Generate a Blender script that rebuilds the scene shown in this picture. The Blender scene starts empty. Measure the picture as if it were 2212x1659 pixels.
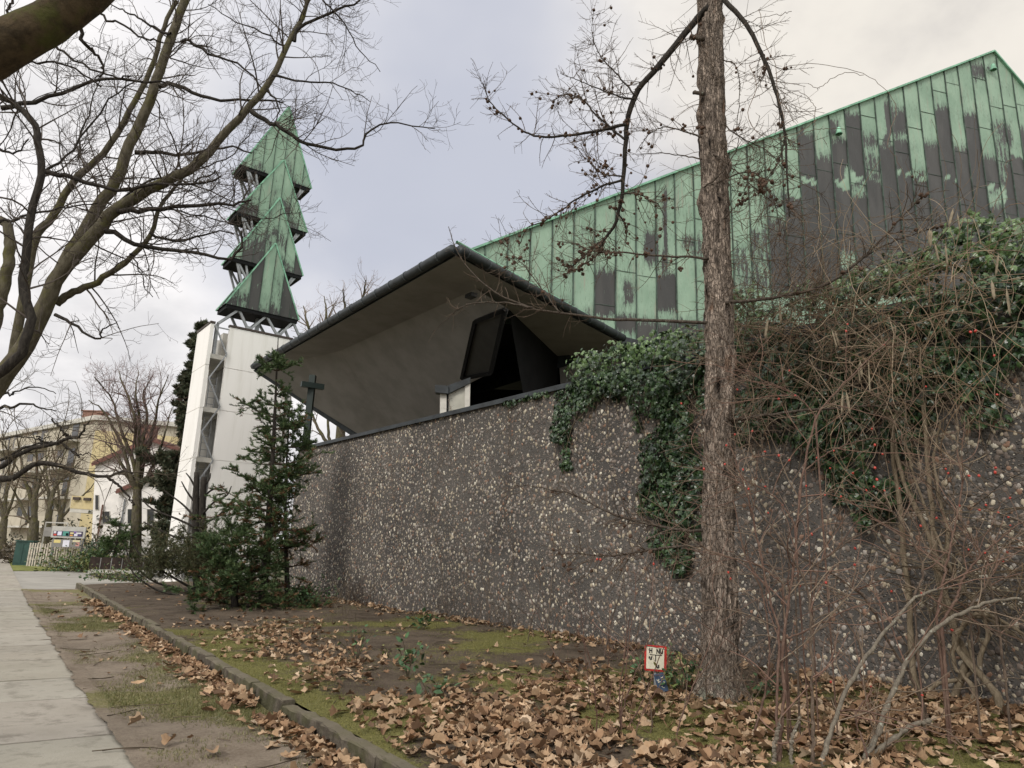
import bpy, math, random
import numpy as np
from mathutils import Matrix, Vector, noise as mnoise

SC = bpy.context.scene
COL = SC.collection
RNG = np.random.default_rng(11)
random.seed(5)
rad = math.radians

# ------------------------------------------------------------------ camera
FPX, PITCH, ROLL, CX, CY = 1551.0, rad(13.4), rad(2.0), 1106.0, 829.5
EYE = np.array([0.0, 0.0, 1.55])
FWD = np.array([0, math.cos(PITCH), math.sin(PITCH)])
_r0 = np.array([1.0, 0, 0]); _u0 = np.array([0, -math.sin(PITCH), math.cos(PITCH)])
RT = math.cos(ROLL) * _r0 + math.sin(ROLL) * _u0
UP = -math.sin(ROLL) * _r0 + math.cos(ROLL) * _u0
cam = bpy.data.cameras.new("camera")
cam.sensor_width = 36.0; cam.lens = FPX / 2212 * 36; cam.clip_end = 2000; cam.clip_start = 0.05
camo = bpy.data.objects.new("camera", cam); COL.objects.link(camo)
M = Matrix([[RT[0], UP[0], -FWD[0], EYE[0]], [RT[1], UP[1], -FWD[1], EYE[1]], [RT[2], UP[2], -FWD[2], EYE[2]], [0, 0, 0, 1]])
camo.matrix_world = M
SC.camera = camo

# ------------------------------------------------------------------ exposure, sky, sun
SC.view_settings.view_transform = 'Standard'; SC.view_settings.look = 'None'
SC.view_settings.exposure = 0.28; SC.view_settings.gamma = 1.0
SUN_AZ, SUN_EL = rad(215), rad(38)          # soft sun behind the photographer's left shoulder, through cloud
W = bpy.data.worlds.new("World"); SC.world = W; W.use_nodes = True
nt = W.node_tree; nt.nodes.clear()
def _n(t, **k):
    n = nt.nodes.new(t)
    for a, b in k.items(): setattr(n, a, b)
    return n
def _math(op, a, b=None, clamp=False):
    n = _n('ShaderNodeMath', operation=op, use_clamp=clamp)
    for i, v in enumerate((a, b)):
        if v is None: continue
        if isinstance(v, (int, float)): n.inputs[i].default_value = v
        else: nt.links.new(v, n.inputs[i])
    return n.outputs[0]
def _mix(f, a, b):
    n = _n('ShaderNodeMix', data_type='RGBA')
    for s, v in ((n.inputs[0], f), (n.inputs[6], a), (n.inputs[7], b)):
        if isinstance(v, (int, float)): s.default_value = v
        elif isinstance(v, tuple): s.default_value = (*v, 1)
        else: nt.links.new(v, s)
    return n.outputs[2]
def _ramp(v, a, b):
    n = _n('ShaderNodeMapRange', interpolation_type='SMOOTHSTEP'); nt.links.new(v, n.inputs[0])
    n.inputs[1].default_value = a; n.inputs[2].default_value = b
    return n.outputs[0]
tc = _n('ShaderNodeTexCoord')
sep = _n('ShaderNodeSeparateXYZ'); nt.links.new(tc.outputs['Generated'], sep.inputs[0])
sx, sy, sz = sep.outputs
den = _math('ADD', _math('MAXIMUM', sz, 0.0), 0.35)
cb = _n('ShaderNodeCombineXYZ'); nt.links.new(_math('DIVIDE', sx, den), cb.inputs[0]); nt.links.new(_math('DIVIDE', sy, den), cb.inputs[1])
def _noise(scale, detail, rough=.55, off=(0, 0, 0)):
    mp = _n('ShaderNodeMapping'); nt.links.new(cb.outputs[0], mp.inputs[0]); mp.inputs[1].default_value = off
    n = _n('ShaderNodeTexNoise'); n.inputs['Scale'].default_value = scale; n.inputs['Detail'].default_value = detail
    n.inputs['Roughness'].default_value = rough; nt.links.new(mp.outputs[0], n.inputs['Vector']); return n.outputs[0]
sky = _n('ShaderNodeTexSky', sky_type='NISHITA'); sky.sun_disc = False
sky.sun_elevation = SUN_EL; sky.sun_rotation = SUN_AZ; sky.air_density = 1.2; sky.dust_density = 2.0
n1 = _noise(1.1, 5, .5, (3.1, 1.7, 0)); n2 = _noise(1.9, 7, .56, (0.9, 5.6, 0)); n3 = _noise(.6, 3, .5, (7.3, 2.2, 0))
# thin blue-grey opening straight ahead, cream cloud to the right, white haze to the left
dotb = _math('ADD', _math('ADD', _math('MULTIPLY', sx, -.14), _math('MULTIPLY', sy, .87)), _math('MULTIPLY', sz, .47))
blue = _ramp(_math('ADD', dotb, _math('MULTIPLY', _math('SUBTRACT', n1, .5), .26)), .915, 1.0)
cream = _mix(_ramp(sx, -.25, .40), (8.3, 8.1, 8.1), (7.4, 7.0, 6.4))
grey = _mix(_ramp(sx, -.3, .3), (6.0, 5.95, 6.1), (4.6, 4.42, 4.35))
cloud = _mix(_ramp(_math('ADD', _math('MULTIPLY', n2, .55), _math('MULTIPLY', n3, .5)), .42, .56), grey, cream)
thin = _mix(.10, (4.75, 4.95, 5.75), sky.outputs[0])
front = _mix(_math('MULTIPLY', blue, .92), cloud, thin)
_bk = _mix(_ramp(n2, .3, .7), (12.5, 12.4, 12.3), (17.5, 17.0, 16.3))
back = _mix(_ramp(sz, .05, .75), _mix(.5, (0, 0, 0), _bk), _bk)      # unseen sky behind the viewer, brightened to light the white tower
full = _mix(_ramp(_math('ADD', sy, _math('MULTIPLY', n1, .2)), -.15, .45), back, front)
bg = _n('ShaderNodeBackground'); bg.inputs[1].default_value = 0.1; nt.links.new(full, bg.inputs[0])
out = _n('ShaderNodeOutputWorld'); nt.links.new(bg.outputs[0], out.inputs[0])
sl = bpy.data.lights.new("sun", 'SUN'); sl.energy = 1.5; sl.angle = rad(14); sl.color = (1, .95, .88)
so = bpy.data.objects.new("sun", sl); COL.objects.link(so)
_sd = Vector((math.sin(SUN_AZ) * math.cos(SUN_EL), math.cos(SUN_AZ) * math.cos(SUN_EL), math.sin(SUN_EL)))
so.rotation_euler = _sd.to_track_quat('Z', 'Y').to_euler()

# ------------------------------------------------------------------ helpers: where things stand
def ray(x, y):
    return FWD + RT * ((x - CX) / FPX) - UP * ((y - CY) / FPX)
def P(x, y, d):                       # the point at distance d (metres ahead) seen in that direction
    r = ray(x, y); return EYE + r * (d / r[1])
def G(x, y, z=0.0):
    r = ray(x, y); return EYE + r * ((z - EYE[2]) / r[2])
def onplane(x, y, p0, n):
    r = ray(x, y); return EYE + r * (((p0 - EYE) @ n) / (r @ n))
def proj(p):
    v = np.asarray(p) - EYE; dz = v @ FWD
    return CX + FPX * (v @ RT) / dz, CY - FPX * (v @ UP) / dz
def nrm(v):
    v = np.asarray(v, float); return v / np.maximum(np.linalg.norm(v, axis=-1, keepdims=True), 1e-9)
_az = rad(-37.6)
WD = np.array([math.sin(_az), math.cos(_az), 0.0])          # along the wall, away from the camera
WN = np.array([WD[1], -WD[0], 0.0])                         # behind the wall
W0 = G(1416, 1403, .35) * np.array([1, 1, 0])
WTOP, WU0, WU1 = 4.41, -9.0, 13.85
def wall(u, n, z): return W0 + WD * u + WN * n + np.array([0, 0, z])
def wp(x, y, off=0.0): return onplane(x, y, W0 + WN * off, WN)
_ka = rad(-34.6)
KD = np.array([math.sin(_ka), math.cos(_ka), 0.0]); KN = np.array([KD[1], -KD[0], 0.0])
K0 = np.array([-0.76, 5.29, 0.0])
def kerb(s, w, z=0.0): return K0 + KD * s + KN * w + np.array([0, 0, z])
def vnoise(x, y, seed=0):
    x = np.asarray(x, float); y = np.asarray(y, float)
    xi = np.floor(x).astype(np.int64); yi = np.floor(y).astype(np.int64); fx = x - xi; fy = y - yi
    fx = fx * fx * (3 - 2 * fx); fy = fy * fy * (3 - 2 * fy)
    def h(a, b):
        v = np.sin(a * 127.1 + b * 311.7 + seed * 74.7) * 43758.5453
        return v - np.floor(v)
    return (h(xi, yi) * (1 - fx) + h(xi + 1, yi) * fx) * (1 - fy) + (h(xi, yi + 1) * (1 - fx) + h(xi + 1, yi + 1) * fx) * fy
def fnoise(x, y, seed=0):
    return (vnoise(x, y, seed) + .5 * vnoise(x * 2.1, y * 2.1, seed + 3) + .25 * vnoise(x * 4.3, y * 4.3, seed + 7)) / 1.75
def bedz(x, y):                       # height of the planted bed
    w = (np.asarray(x) - K0[0]) * KN[0] + (np.asarray(y) - K0[1]) * KN[1]
    return .17 + .034 * np.clip(w, 0, 5.5) + (fnoise(np.asarray(x) * .9, np.asarray(y) * .9, 2) - .5) * .11 * np.clip(w * 1.5, 0, 1)

# ------------------------------------------------------------------ helpers: meshes
class MB:
    def __init__(self):
        self.v = []; self.f = {}; self.n = 0; self.c = []; self.d = []; self.uv = {}; self.hasc = False; self.m = {}
    def add(self, v, faces, col=None, mat=0, dark=None, uv=None):
        v = np.asarray(v, float).reshape(-1, 3); faces = np.asarray(faces, np.int64)
        if faces.ndim == 1: faces = faces[None]
        k = faces.shape[1]
        self.f.setdefault(k, []).append(faces + self.n)
        self.m.setdefault(k, []).append(np.full(len(faces), mat, np.int32))
        N = len(v)
        if col is None: c = np.ones((N, 4))
        else:
            self.hasc = True; c = np.ones((N, 4)); c[:, :3] = np.asarray(col)
        self.c.append(c); self.d.append(np.zeros(N) if dark is None else np.broadcast_to(np.asarray(dark, float), (N,)))
        self.uv.setdefault('u', []).append(v[:, :2] * 0 if uv is None else np.asarray(uv, float))
        self.v.append(v); self.n += N
    def quad(self, a, b, c, d, **k): self.add([a, b, c, d], [0, 1, 2, 3], **k)
    def poly(self, pts, **k): self.add(pts, list(range(len(pts))), **k)
    def prism(self, pts, vec, **k):   # a flat outline pushed along a vector into a solid
        pts = np.asarray(pts, float); n = len(pts); v = np.vstack([pts, pts + np.asarray(vec)])
        nn = np.zeros(3)
        for i in range(n): nn += np.cross(pts[i], pts[(i + 1) % n])
        fwd = (nn @ np.asarray(vec)) > 0
        base = list(range(n)); top = list(range(n, 2 * n))
        self.add(v, [base[::-1] if fwd else base], **k)
        self.add(np.zeros((0, 3)), [[i - 2 * n for i in (top if fwd else top[::-1])]], **{q: w for q, w in k.items() if q in ('mat',)})
        sides = [[i, (i + 1) % n, (i + 1) % n + n, i + n] for i in range(n)]
        if not fwd: sides = [s[::-1] for s in sides]
        self.add(np.zeros((0, 3)), [[i - 2 * n for i in s] for s in sides], **{q: w for q, w in k.items() if q in ('mat',)})
    def box(self, o, ax, ay, az, **k):  # corner and three edge vectors
        o, ax, ay, az = (np.asarray(q, float) for q in (o, ax, ay, az))
        if np.cross(ax, ay) @ az < 0: ax, ay = ay, ax
        v = [o, o + ax, o + ax + ay, o + ay]; v = v + [q + az for q in v]
        self.add(v, [[0, 3, 2, 1], [4, 5, 6, 7], [0, 1, 5, 4], [1, 2, 6, 5], [2, 3, 7, 6], [3, 0, 4, 7]], **k)
    def beam(self, a, b, w, h=None, up=(0, 0, 1), **k):
        a, b = np.asarray(a, float), np.asarray(b, float); h = h or w
        t = nrm(b - a); up = np.asarray(up, float)
        if abs(t @ up) > .95: up = np.array([WN[0], WN[1], 0])
        s = nrm(np.cross(t, up)); q = np.cross(s, t)
        self.box(a - s * w / 2 - q * h / 2, s * w, b - a, q * h, **k)
    def tubes(self, Pt, R, s=4, col=None, closed=False):
        Pt = np.asarray(Pt, float); R = np.asarray(R, float)
        if Pt.ndim == 2: Pt = Pt[None]; R = R[None]
        N, k, _ = Pt.shape
        if N == 0: return
        T = nrm(np.gradient(Pt, axis=1)); ma = np.abs(T).mean(1)
        ref = np.eye(3)[ma.argmin(1)][:, None, :]
        u = nrm(np.cross(T, np.broadcast_to(ref, T.shape))); w = np.cross(T, u)
        a = np.arange(s) * 2 * math.pi / s
        v = Pt[:, :, None, :] + R[:, :, None, None] * (np.cos(a)[None, None, :, None] * u[:, :, None, :] + np.sin(a)[None, None, :, None] * w[:, :, None, :])
        i = np.arange(k - 1)[:, None] * s; j = np.arange(s)[None, :]; j2 = (j + 1) % s
        q = np.stack([i + j, i + s + j, i + s + j2, i + j2], -1).reshape(-1, 4)
        f = (q[None] + (np.arange(N) * k * s)[:, None, None]).reshape(-1, 4)
        c = None
        if col is not None:
            c = np.asarray(col, float)
            if c.ndim == 2: c = np.repeat(c, k * s, axis=0)
        self.add(v.reshape(-1, 3), f, col=c)
        if closed:
            for e in (0, k - 1):
                ring = (np.arange(N) * k * s)[:, None] + e * s + np.arange(s)[None, :]
                self.add(np.zeros((0, 3)), (ring if e == 0 else ring[:, ::-1]) - N * k * s)
    def leaves(self, tv, tf, pos, X, Y, size, col):
        N = len(pos); tv = np.asarray(tv, float); m = len(tv); X = nrm(X); Z = nrm(np.cross(X, Y)); Y = np.cross(Z, X)
        size = np.asarray(size)
        if size.ndim == 1: size = np.repeat(size[:, None], 3, 1)
        v = pos[:, None, :] + tv[None, :, 0:1] * (X * size[:, 0:1])[:, None] + tv[None, :, 1:2] * (Y * size[:, 1:2])[:, None] + tv[None, :, 2:3] * (Z * size[:, 2:3])[:, None]
        tf = np.asarray(tf); f = (tf[None] + (np.arange(N) * m)[:, None, None]).reshape(-1, tf.shape[1])
        self.add(v.reshape(-1, 3), f, col=np.repeat(col, m, axis=0))
    def build(self, name, mats, parent=None, smooth=False, auto=None):
        me = bpy.data.meshes.new(name)
        V = np.vstack(self.v); me.vertices.add(len(V)); me.vertices.foreach_set('co', V.ravel())
        loops, starts, mi, cur = [], [], [], 0
        for k, fl in self.f.items():
            F = np.vstack(fl); loops.append(F.ravel()); starts.append(cur + np.arange(len(F)) * k); cur += F.size
            mi.append(np.concatenate(self.m[k]))
        loops = np.concatenate(loops); starts = np.concatenate(starts); mi = np.concatenate(mi)
        me.loops.add(len(loops)); me.loops.foreach_set('vertex_index', loops.astype(np.int32))
        me.polygons.add(len(starts)); me.polygons.foreach_set('loop_start', starts.astype(np.int32))
        me.polygons.foreach_set('material_index', mi.astype(np.int32))
        me.polygons.foreach_set('use_smooth', np.full(len(starts), bool(smooth)))
        if self.hasc:
            a = me.attributes.new('Col', 'FLOAT_COLOR', 'POINT'); a.data.foreach_set('color', np.vstack(self.c).ravel())
        D = np.concatenate(self.d)
        if D.any():
            a = me.attributes.new('wear', 'FLOAT', 'POINT'); a.data.foreach_set('value', D)
        U = np.vstack(self.uv['u'])
        if U.any():
            uvl = me.uv_layers.new(name='UVMap'); uvl.data.foreach_set('uv', U[loops].ravel())
        me.update(); me.validate()
        for m_ in (mats if isinstance(mats, (list, tuple)) else [mats]): me.materials.append(m_)
        o = bpy.data.objects.new(name, me); COL.objects.link(o)
        if parent is not None: o.parent = parent; o.matrix_parent_inverse = parent_inv(parent)
        return o
def parent_inv(p): return Matrix.Translation(-p.location) if p.parent is None else Matrix.Identity(4)
def tag(o, label, cat, group=None):
    o['label'] = label; o['category'] = cat
    if group: o['group'] = group
    return o
def thing(name, label, cat, loc, group=None):
    o = bpy.data.objects.new(name, None); COL.objects.link(o); o.location = tuple(float(q) for q in loc)
    o.empty_display_size = .2
    return tag(o, label, cat, group)
def struct(o, kind='structure'): o['kind'] = kind; return o

# ------------------------------------------------------------------ helpers: branches
def spline(pts, k):                    # smooth resample of a hand-placed limb
    pts = np.asarray(pts, float)
    if len(pts) < 3:
        t = np.linspace(0, 1, k)[:, None]; return pts[0] * (1 - t) + pts[-1] * t
    q = np.vstack([2 * pts[0] - pts[1], pts, 2 * pts[-1] - pts[-2]]); n = len(pts) - 1
    out_ = []
    for t in np.linspace(0, n, k):
        i = min(int(t), n - 1); f = t - i; a, b, c, d = q[i:i + 4]
        out_.append(.5 * ((2 * b) + (-a + c) * f + (2 * a - 5 * b + 4 * c - d) * f * f + (-a + 3 * b - 3 * c + d) * f ** 3))
    return np.array(out_)
def limb(pix, r0, r1, k=26, wob=.0):
    p = spline([P(*q) for q in pix], k)
    if wob: p = p + RNG.normal(0, wob, p.shape)
    t = np.linspace(0, 1, k); return p, r0 + (r1 - r0) * t ** .85
def walk(start, dirn, length, k, wig, bias=(0, 0, 0), rng=RNG):
    start = np.asarray(start, float); N = len(start); d = nrm(dirn); pts = np.zeros((N, k, 3)); pts[:, 0] = start
    step = (np.asarray(length) / (k - 1))[:, None]; mom = np.zeros((N, 3)); bias = np.asarray(bias, float)
    for j in range(1, k):
        mom = mom * .6 + rng.normal(0, wig, (N, 3)); d = nrm(d + mom + bias); pts[:, j] = pts[:, j - 1] + d * step
    return pts
def grow(PP, RR, dens, t0, t1, L, ang, k=7, wig=.12, bias=(0, 0, 0), rr=.6, rmax=.05, r1=.002, tf=.5, rng=RNG, flat=None):
    PP = np.asarray(PP); RR = np.asarray(RR); N, kk, _ = PP.shape
    plen = np.linalg.norm(np.diff(PP, axis=1), axis=2).sum(1)
    cnt = rng.poisson(plen * dens * (t1 - t0)); idx = np.repeat(np.arange(N), cnt); Mn = len(idx)
    t = rng.uniform(t0, t1, Mn); f = t * (kk - 1); i = np.minimum(f.astype(int), kk - 2); fr = (f - i)[:, None]
    base = PP[idx, i] * (1 - fr) + PP[idx, i + 1] * fr; T = nrm(PP[idx, i + 1] - PP[idx, i])
    r = RR[idx, i] * (1 - fr[:, 0]) + RR[idx, i + 1] * fr[:, 0]
    v = rng.normal(0, 1, (Mn, 3))
    if flat is not None: v = v * np.asarray(flat)
    perp = nrm(v - (v * T).sum(1, keepdims=True) * T)
    a = np.radians(rng.uniform(ang[0], ang[1], Mn))[:, None]
    d = np.cos(a) * T + np.sin(a) * perp
    ln = np.minimum(rng.uniform(L[0], L[1], Mn) * (1 - tf * t), plen[idx] * .9)
    pts = walk(base, d, ln, k, wig, bias, rng)
    r0 = np.minimum(r * rr, rmax); r0 = np.maximum(r0, r1)
    tt = np.linspace(0, 1, k)[None]; R = r0[:, None] * (1 - tt) + r1 * tt
    return pts, R
def bundle(items):                     # hand-placed limbs to one batch
    return np.stack([a for a, _ in items]), np.stack([b for _, b in items])

# ------------------------------------------------------------------ helpers: materials
class Mat:
    def __init__(self, name, rough=.8, spec=.3, metal=0.0):
        self.m = bpy.data.materials.new(name); self.m.use_nodes = True; self.t = self.m.node_tree
        self.b = self.t.nodes['Principled BSDF']; self.b.inputs['Roughness'].default_value = rough
        self.b.inputs['Specular IOR Level'].default_value = spec; self.b.inputs['Metallic'].default_value = metal
        self.co = None
    def n(self, t, **k):
        n = self.t.nodes.new(t)
        for a, b in k.items(): setattr(n, a, b)
        return n
    def put(self, s, v):
        if isinstance(v, (int, float)): s.default_value = v
        elif isinstance(v, (tuple, list)): s.default_value = (*v, 1) if len(v) == 3 and s.type == 'RGBA' else v
        else: self.t.links.new(v, s)
    def coord(self, kind='Object', scale=(1, 1, 1)):
        c = self.n('ShaderNodeTexCoord'); mp = self.n('ShaderNodeMapping'); self.t.links.new(c.outputs[kind], mp.inputs[0])
        mp.inputs[3].default_value = scale; return mp.outputs[0]
    def noise(self, co, scale=5, detail=4, rough=.6, dist=0):
        n = self.n('ShaderNodeTexNoise'); self.put(n.inputs['Vector'], co)
        n.inputs['Scale'].default_value = scale; n.inputs['Detail'].default_value = detail; n.inputs['Roughness'].default_value = rough; n.inputs['Distortion'].default_value = dist
        return n.outputs[0]
    def voro(self, co, scale, feature='F1', out='Distance', rnd=1.0):
        n = self.n('ShaderNodeTexVoronoi', feature=feature); self.put(n.inputs['Vector'], co); n.inputs['Scale'].default_value = scale
        n.inputs['Randomness'].default_value = rnd; return n.outputs[out]
    def math(self, op, a, b=None, clamp=False):
        n = self.n('ShaderNodeMath', operation=op, use_clamp=clamp); self.put(n.inputs[0], a)
        if b is not None: self.put(n.inputs[1], b)
        return n.outputs[0]
    def ramp(self, v, a, b, to=(0, 1), smooth=True):
        n = self.n('ShaderNodeMapRange', interpolation_type='SMOOTHSTEP' if smooth else 'LINEAR'); self.put(n.inputs[0], v)
        n.inputs[1].default_value = a; n.inputs[2].default_value = b; n.inputs[3].default_value = to[0]; n.inputs[4].default_value = to[1]; return n.outputs[0]
    def mix(self, f, a, b, mode='MIX'):
        n = self.n('ShaderNodeMix', data_type='RGBA', blend_type=mode)
        self.put(n.inputs[0], f); self.put(n.inputs[6], a); self.put(n.inputs[7], b); return n.outputs[2]
    def attr(self, name='Col', out='Color'):
        n = self.n('ShaderNodeAttribute', attribute_name=name); return n.outputs[out]
    def color(self, c): self.put(self.b.inputs['Base Color'], c); return self
    def rough(self, c): self.put(self.b.inputs['Roughness'], c); return self
    def bump(self, h, strength=.5, dist=.02):
        n = self.n('ShaderNodeBump'); n.inputs['Strength'].default_value = strength; n.inputs['Distance'].default_value = dist
        self.put(n.inputs['Height'], h); self.t.links.new(n.outputs[0], self.b.inputs['Normal']); return self

def plain(name, c, rough=.7, spec=.3, var=.15, scale=3.0, metal=0.0, bump=0.0, bscale=40):
    m = Mat(name, rough, spec, metal); co = m.coord(); n = m.noise(co, scale, 5, .65)
    lo = tuple(q * (1 - var) for q in c); hi = tuple(min(1, q * (1 + var)) for q in c)
    m.color(m.mix(m.ramp(n, .3, .7), lo, hi))
    if bump: m.bump(m.noise(co, bscale, 3), bump, .01)
    return m.m
def tinted(name, rough=.65, spec=.3, var=.35, scale=25, trans=0.0):
    m = Mat(name, rough, spec); co = m.coord(); n = m.noise(co, scale, 3)
    m.color(m.mix(1.0, m.attr(), m.mix(n, (1 - var,) * 3, (1 + var,) * 3), 'MULTIPLY'))
    if trans:
        tb = m.n('ShaderNodeBsdfTranslucent'); m.put(tb.inputs[0], m.attr()); mx = m.n('ShaderNodeMixShader'); mx.inputs[0].default_value = trans
        outn = m.t.nodes['Material Output']; m.t.links.new(m.b.outputs[0], mx.inputs[1]); m.t.links.new(tb.outputs[0], mx.inputs[2]); m.t.links.new(mx.outputs[0], outn.inputs[0])
    return m.m
def barkmat(name, base, light, moss=None, lichen=None, stretch=(1, 1, .25), scale=22, bumps=.8):
    m = Mat(name, .92, .15); co = m.coord('Object', stretch); c2 = m.coord()
    n = m.noise(co, scale, 6, .7, .4); c = m.mix(m.ramp(n, .35, .68), base, light)
    if moss: c = m.mix(m.math('MULTIPLY', m.ramp(m.noise(c2, 3.5, 5, .7), .48, .66), .8), c, moss)
    if lichen: c = m.mix(m.ramp(m.noise(c2, 26, 4, .7), .60, .70), c, lichen)
    m.color(c); m.bump(m.noise(co, scale * 1.6, 6, .75), bumps, .02); return m.m
# ------------------------------------------------------------------ materials
def make_patina():
    m = Mat('copper_patina', .62, .35); uv = m.coord('UV')
    st = m.coord('UV', (9, 1.1, 1)); fine = m.coord('UV', (26, 3.6, 1)); big = m.coord('UV', (.5, .35, 1))
    n1 = m.noise(st, 1.0, 5, .62, .25); n2 = m.noise(fine, 1.6, 5, .7); n3 = m.noise(big, 1.4, 3)
    w = m.attr('wear', 'Fac')
    k = m.math('ADD', w, m.math('ADD', m.math('MULTIPLY', m.math('SUBTRACT', n1, .5), 1.25), m.math('MULTIPLY', m.math('SUBTRACT', n2, .5), 1.35)))
    dark = m.ramp(k, .46, .54)
    g = m.mix(m.ramp(n3, .35, .65), (.215, .325, .240), (.285, .405, .305))
    g = m.mix(m.math('MULTIPLY', m.ramp(n1, .52, .72), .5), g, (.37, .50, .39))
    g = m.mix(m.math('MULTIPLY', m.ramp(n2, .52, .75), .38), g, (.26, .295, .225))
    g = m.mix(m.math('MULTIPLY', m.ramp(m.noise(m.coord('UV', (5, .45, 1)), 1.3, 5, .65), .54, .70), .60), g, (.31, .285, .235))
    g = m.mix(m.math('MULTIPLY', m.ramp(k, .10, .47), .62), g, (.135, .200, .150))
    dk = m.mix(n2, (.034, .034, .033), (.060, .059, .057)); vz = m.noise(m.coord('UV', (14, .55, 1)), 1.4, 5, .7); dk = m.mix(m.math('MULTIPLY', m.ramp(vz, .60, .74), .40), dk, (.16, .24, .18)); dk = m.mix(m.math('MULTIPLY', m.ramp(m.noise(m.coord('UV', (1.3, .25, 1)), 1.0, 2), .45, .6), .5), dk, (.080, .077, .073))
    m.color(m.mix(dark, g, dk)); m.rough(m.ramp(dark, 0, 1, (.62, .5)))
    m.bump(m.math('ADD', m.math('MULTIPLY', n3, .6), m.math('MULTIPLY', n2, .08)), .35, .04); return m.m
M_COPPER = make_patina()
M_SEAM = plain('copper_seam', (.055, .080, .064), .6, .3, .5, 2.5)
M_RIM = plain('copper_rim', (.20, .40, .28), .6, .3, .3, 4)
M_GUTTER = plain('dark_gutter_metal', (.022, .027, .030), .5, .4, .5, 3)
def make_soffit():
    m = Mat('soffit_plaster', .9, .2); co = m.coord(); st = m.coord('Object', (2, 2, .3))
    c = m.mix(m.ramp(m.noise(co, 1.2, 5, .6), .3, .7), (.215, .205, .192), (.27, .258, .243))
    c = m.mix(m.math('MULTIPLY', m.ramp(m.noise(st, 3, 4), .58, .75), .35), c, (.175, .165, .152)); m.color(c); return m.m
M_SOFFIT = make_soffit()
M_BLACK = plain('dark_cladding_and_shade', (.0075, .0075, .008), .7, .15, .4, 2)  # near-black cladding colour, also painting in the deep shade inside the porch
M_PANE = plain('dark_glass', (.030, .031, .032), .25, .5, .3, 1)
M_OFFWHITE = plain('offwhite_paint', (.52, .50, .45), .6, .3, .12, 3)
M_CONCRETE_GREY = plain('grey_concrete', (.25, .25, .24), .85, .2, .25, 2.5, bump=.2)
M_STEEL = plain('galvanised_steel', (.27, .28, .29), .45, .4, .2, 6, .3)
def make_white():
    m = Mat('white_panel_paint', .55, .3); st = m.coord('Object', (1.5, 1.5, .12)); co = m.coord()
    c = m.mix(m.ramp(m.noise(st, 2.2, 5, .65), .45, .75), (.83, .81, .78), (.72, .70, .655))
    c = m.mix(m.math('MULTIPLY', m.ramp(m.noise(co, .9, 5, .6), .5, .72), .35), c, (.76, .75, .71)); m.color(c); return m.m
M_WHITE = make_white()
M_BROWNCAP = plain('brown_cap_metal', (.06, .045, .038), .6)
def make_mortar():
    m = Mat('pebble_wall_mortar', .9, .2); co = m.coord()
    v = m.voro(co, 34, 'F1', 'Distance'); vc = m.voro(co, 34, 'F1', 'Color')
    n = m.noise(co, .8, 6, .65); c = m.mix(m.ramp(n, .3, .7), (.072, .067, .062), (.118, .108, .098))
    sep = m.n('ShaderNodeSeparateColor'); m.put(sep.inputs[0], vc); r = sep.outputs[0]; g = sep.outputs[1]
    st = m.mix(m.ramp(g, 0, 1), (.12, .098, .085), (.30, .255, .21))
    inside = m.math('MULTIPLY', m.ramp(v, .36, .28), m.math('GREATER_THAN', r, .45))
    c = m.mix(inside, c, st)
    damp = m.ramp(m.noise(m.coord('Object', (.7, .7, .22)), 1.1, 4), .5, .7); c = m.mix(m.math('MULTIPLY', damp, .35), c, (.04, .038, .04))
    m.color(c); m.bump(m.math('ADD', m.ramp(v, .4, .1), m.math('MULTIPLY', m.noise(co, 90, 4), .4)), .9, .02); return m.m
M_MORTAR = make_mortar()
M_PEBBLE = tinted('river_pebble', .62, .3, .3, 60)
def make_pave():
    m = Mat('worn_paving', .88, .25); co = m.coord()
    n = m.noise(co, 1.6, 6, .7); c = m.mix(m.ramp(n, .3, .7), (.285, .262, .222), (.36, .335, .29))
    c = m.mix(m.math('MULTIPLY', m.ramp(m.noise(m.coord('Object', (1.0, 1.0, 1)), 3.2, 6, .75), .47, .66), .70), c, (.155, .138, .112)); c = m.mix(m.math('MULTIPLY', m.ramp(m.noise(m.coord('Object', (.45, .45, 1)), 2.1, 3, .6, .8), .60, .72), .55), c, (.11, .098, .082))
    c = m.mix(m.math('MULTIPLY', m.ramp(m.noise(co, 70, 3), .6, .75), .35), c, (.17, .16, .14))
    m.color(m.mix(1.0, c, m.attr(), 'MULTIPLY')); m.bump(m.math('ADD', m.noise(co, 60, 5, .7), m.math('MULTIPLY', n, 2)), .5, .012); return m.m
M_PAVE = make_pave()
def make_soil(name, dry):
    m = Mat(name, .95, .12); co = m.coord(); n = m.noise(co, 2.2, 6, .7); f = m.noise(co, 34, 6, .75)
    a, b = ((.165, .130, .098), (.275, .228, .178)) if dry else ((.060, .046, .034), (.135, .105, .078))
    c = m.mix(m.ramp(m.math('ADD', m.math('MULTIPLY', n, .55), m.math('MULTIPLY', f, .45)), .36, .62), a, b)
    mo = m.math('ADD', m.attr('wear', 'Fac'), m.math('ADD', m.math('MULTIPLY', m.math('SUBTRACT', f, .5), 1.1), m.math('MULTIPLY', m.math('SUBTRACT', m.noise(co, 7, 5, .7), .5), 1.2)))
    ms = m.mix(m.ramp(m.noise(co, 55, 4, .7), .35, .65), (.10, .098, .030), (.215, .20, .070))
    if dry: ms = m.mix(m.ramp(m.noise(co, 40, 4, .7), .35, .65), (.12, .115, .045), (.225, .205, .095))
    c = m.mix(m.math('MULTIPLY', m.ramp(mo, .42, .72), .92), c, ms); m.color(c)
    m.bump(m.math('ADD', m.math('MULTIPLY', f, .7), m.math('MULTIPLY', m.noise(co, 110, 4), .4)), 1.0, .03); return m.m
M_SOIL = make_soil('bed_soil', False); M_VERGE = make_soil('verge_dirt', True)
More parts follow.
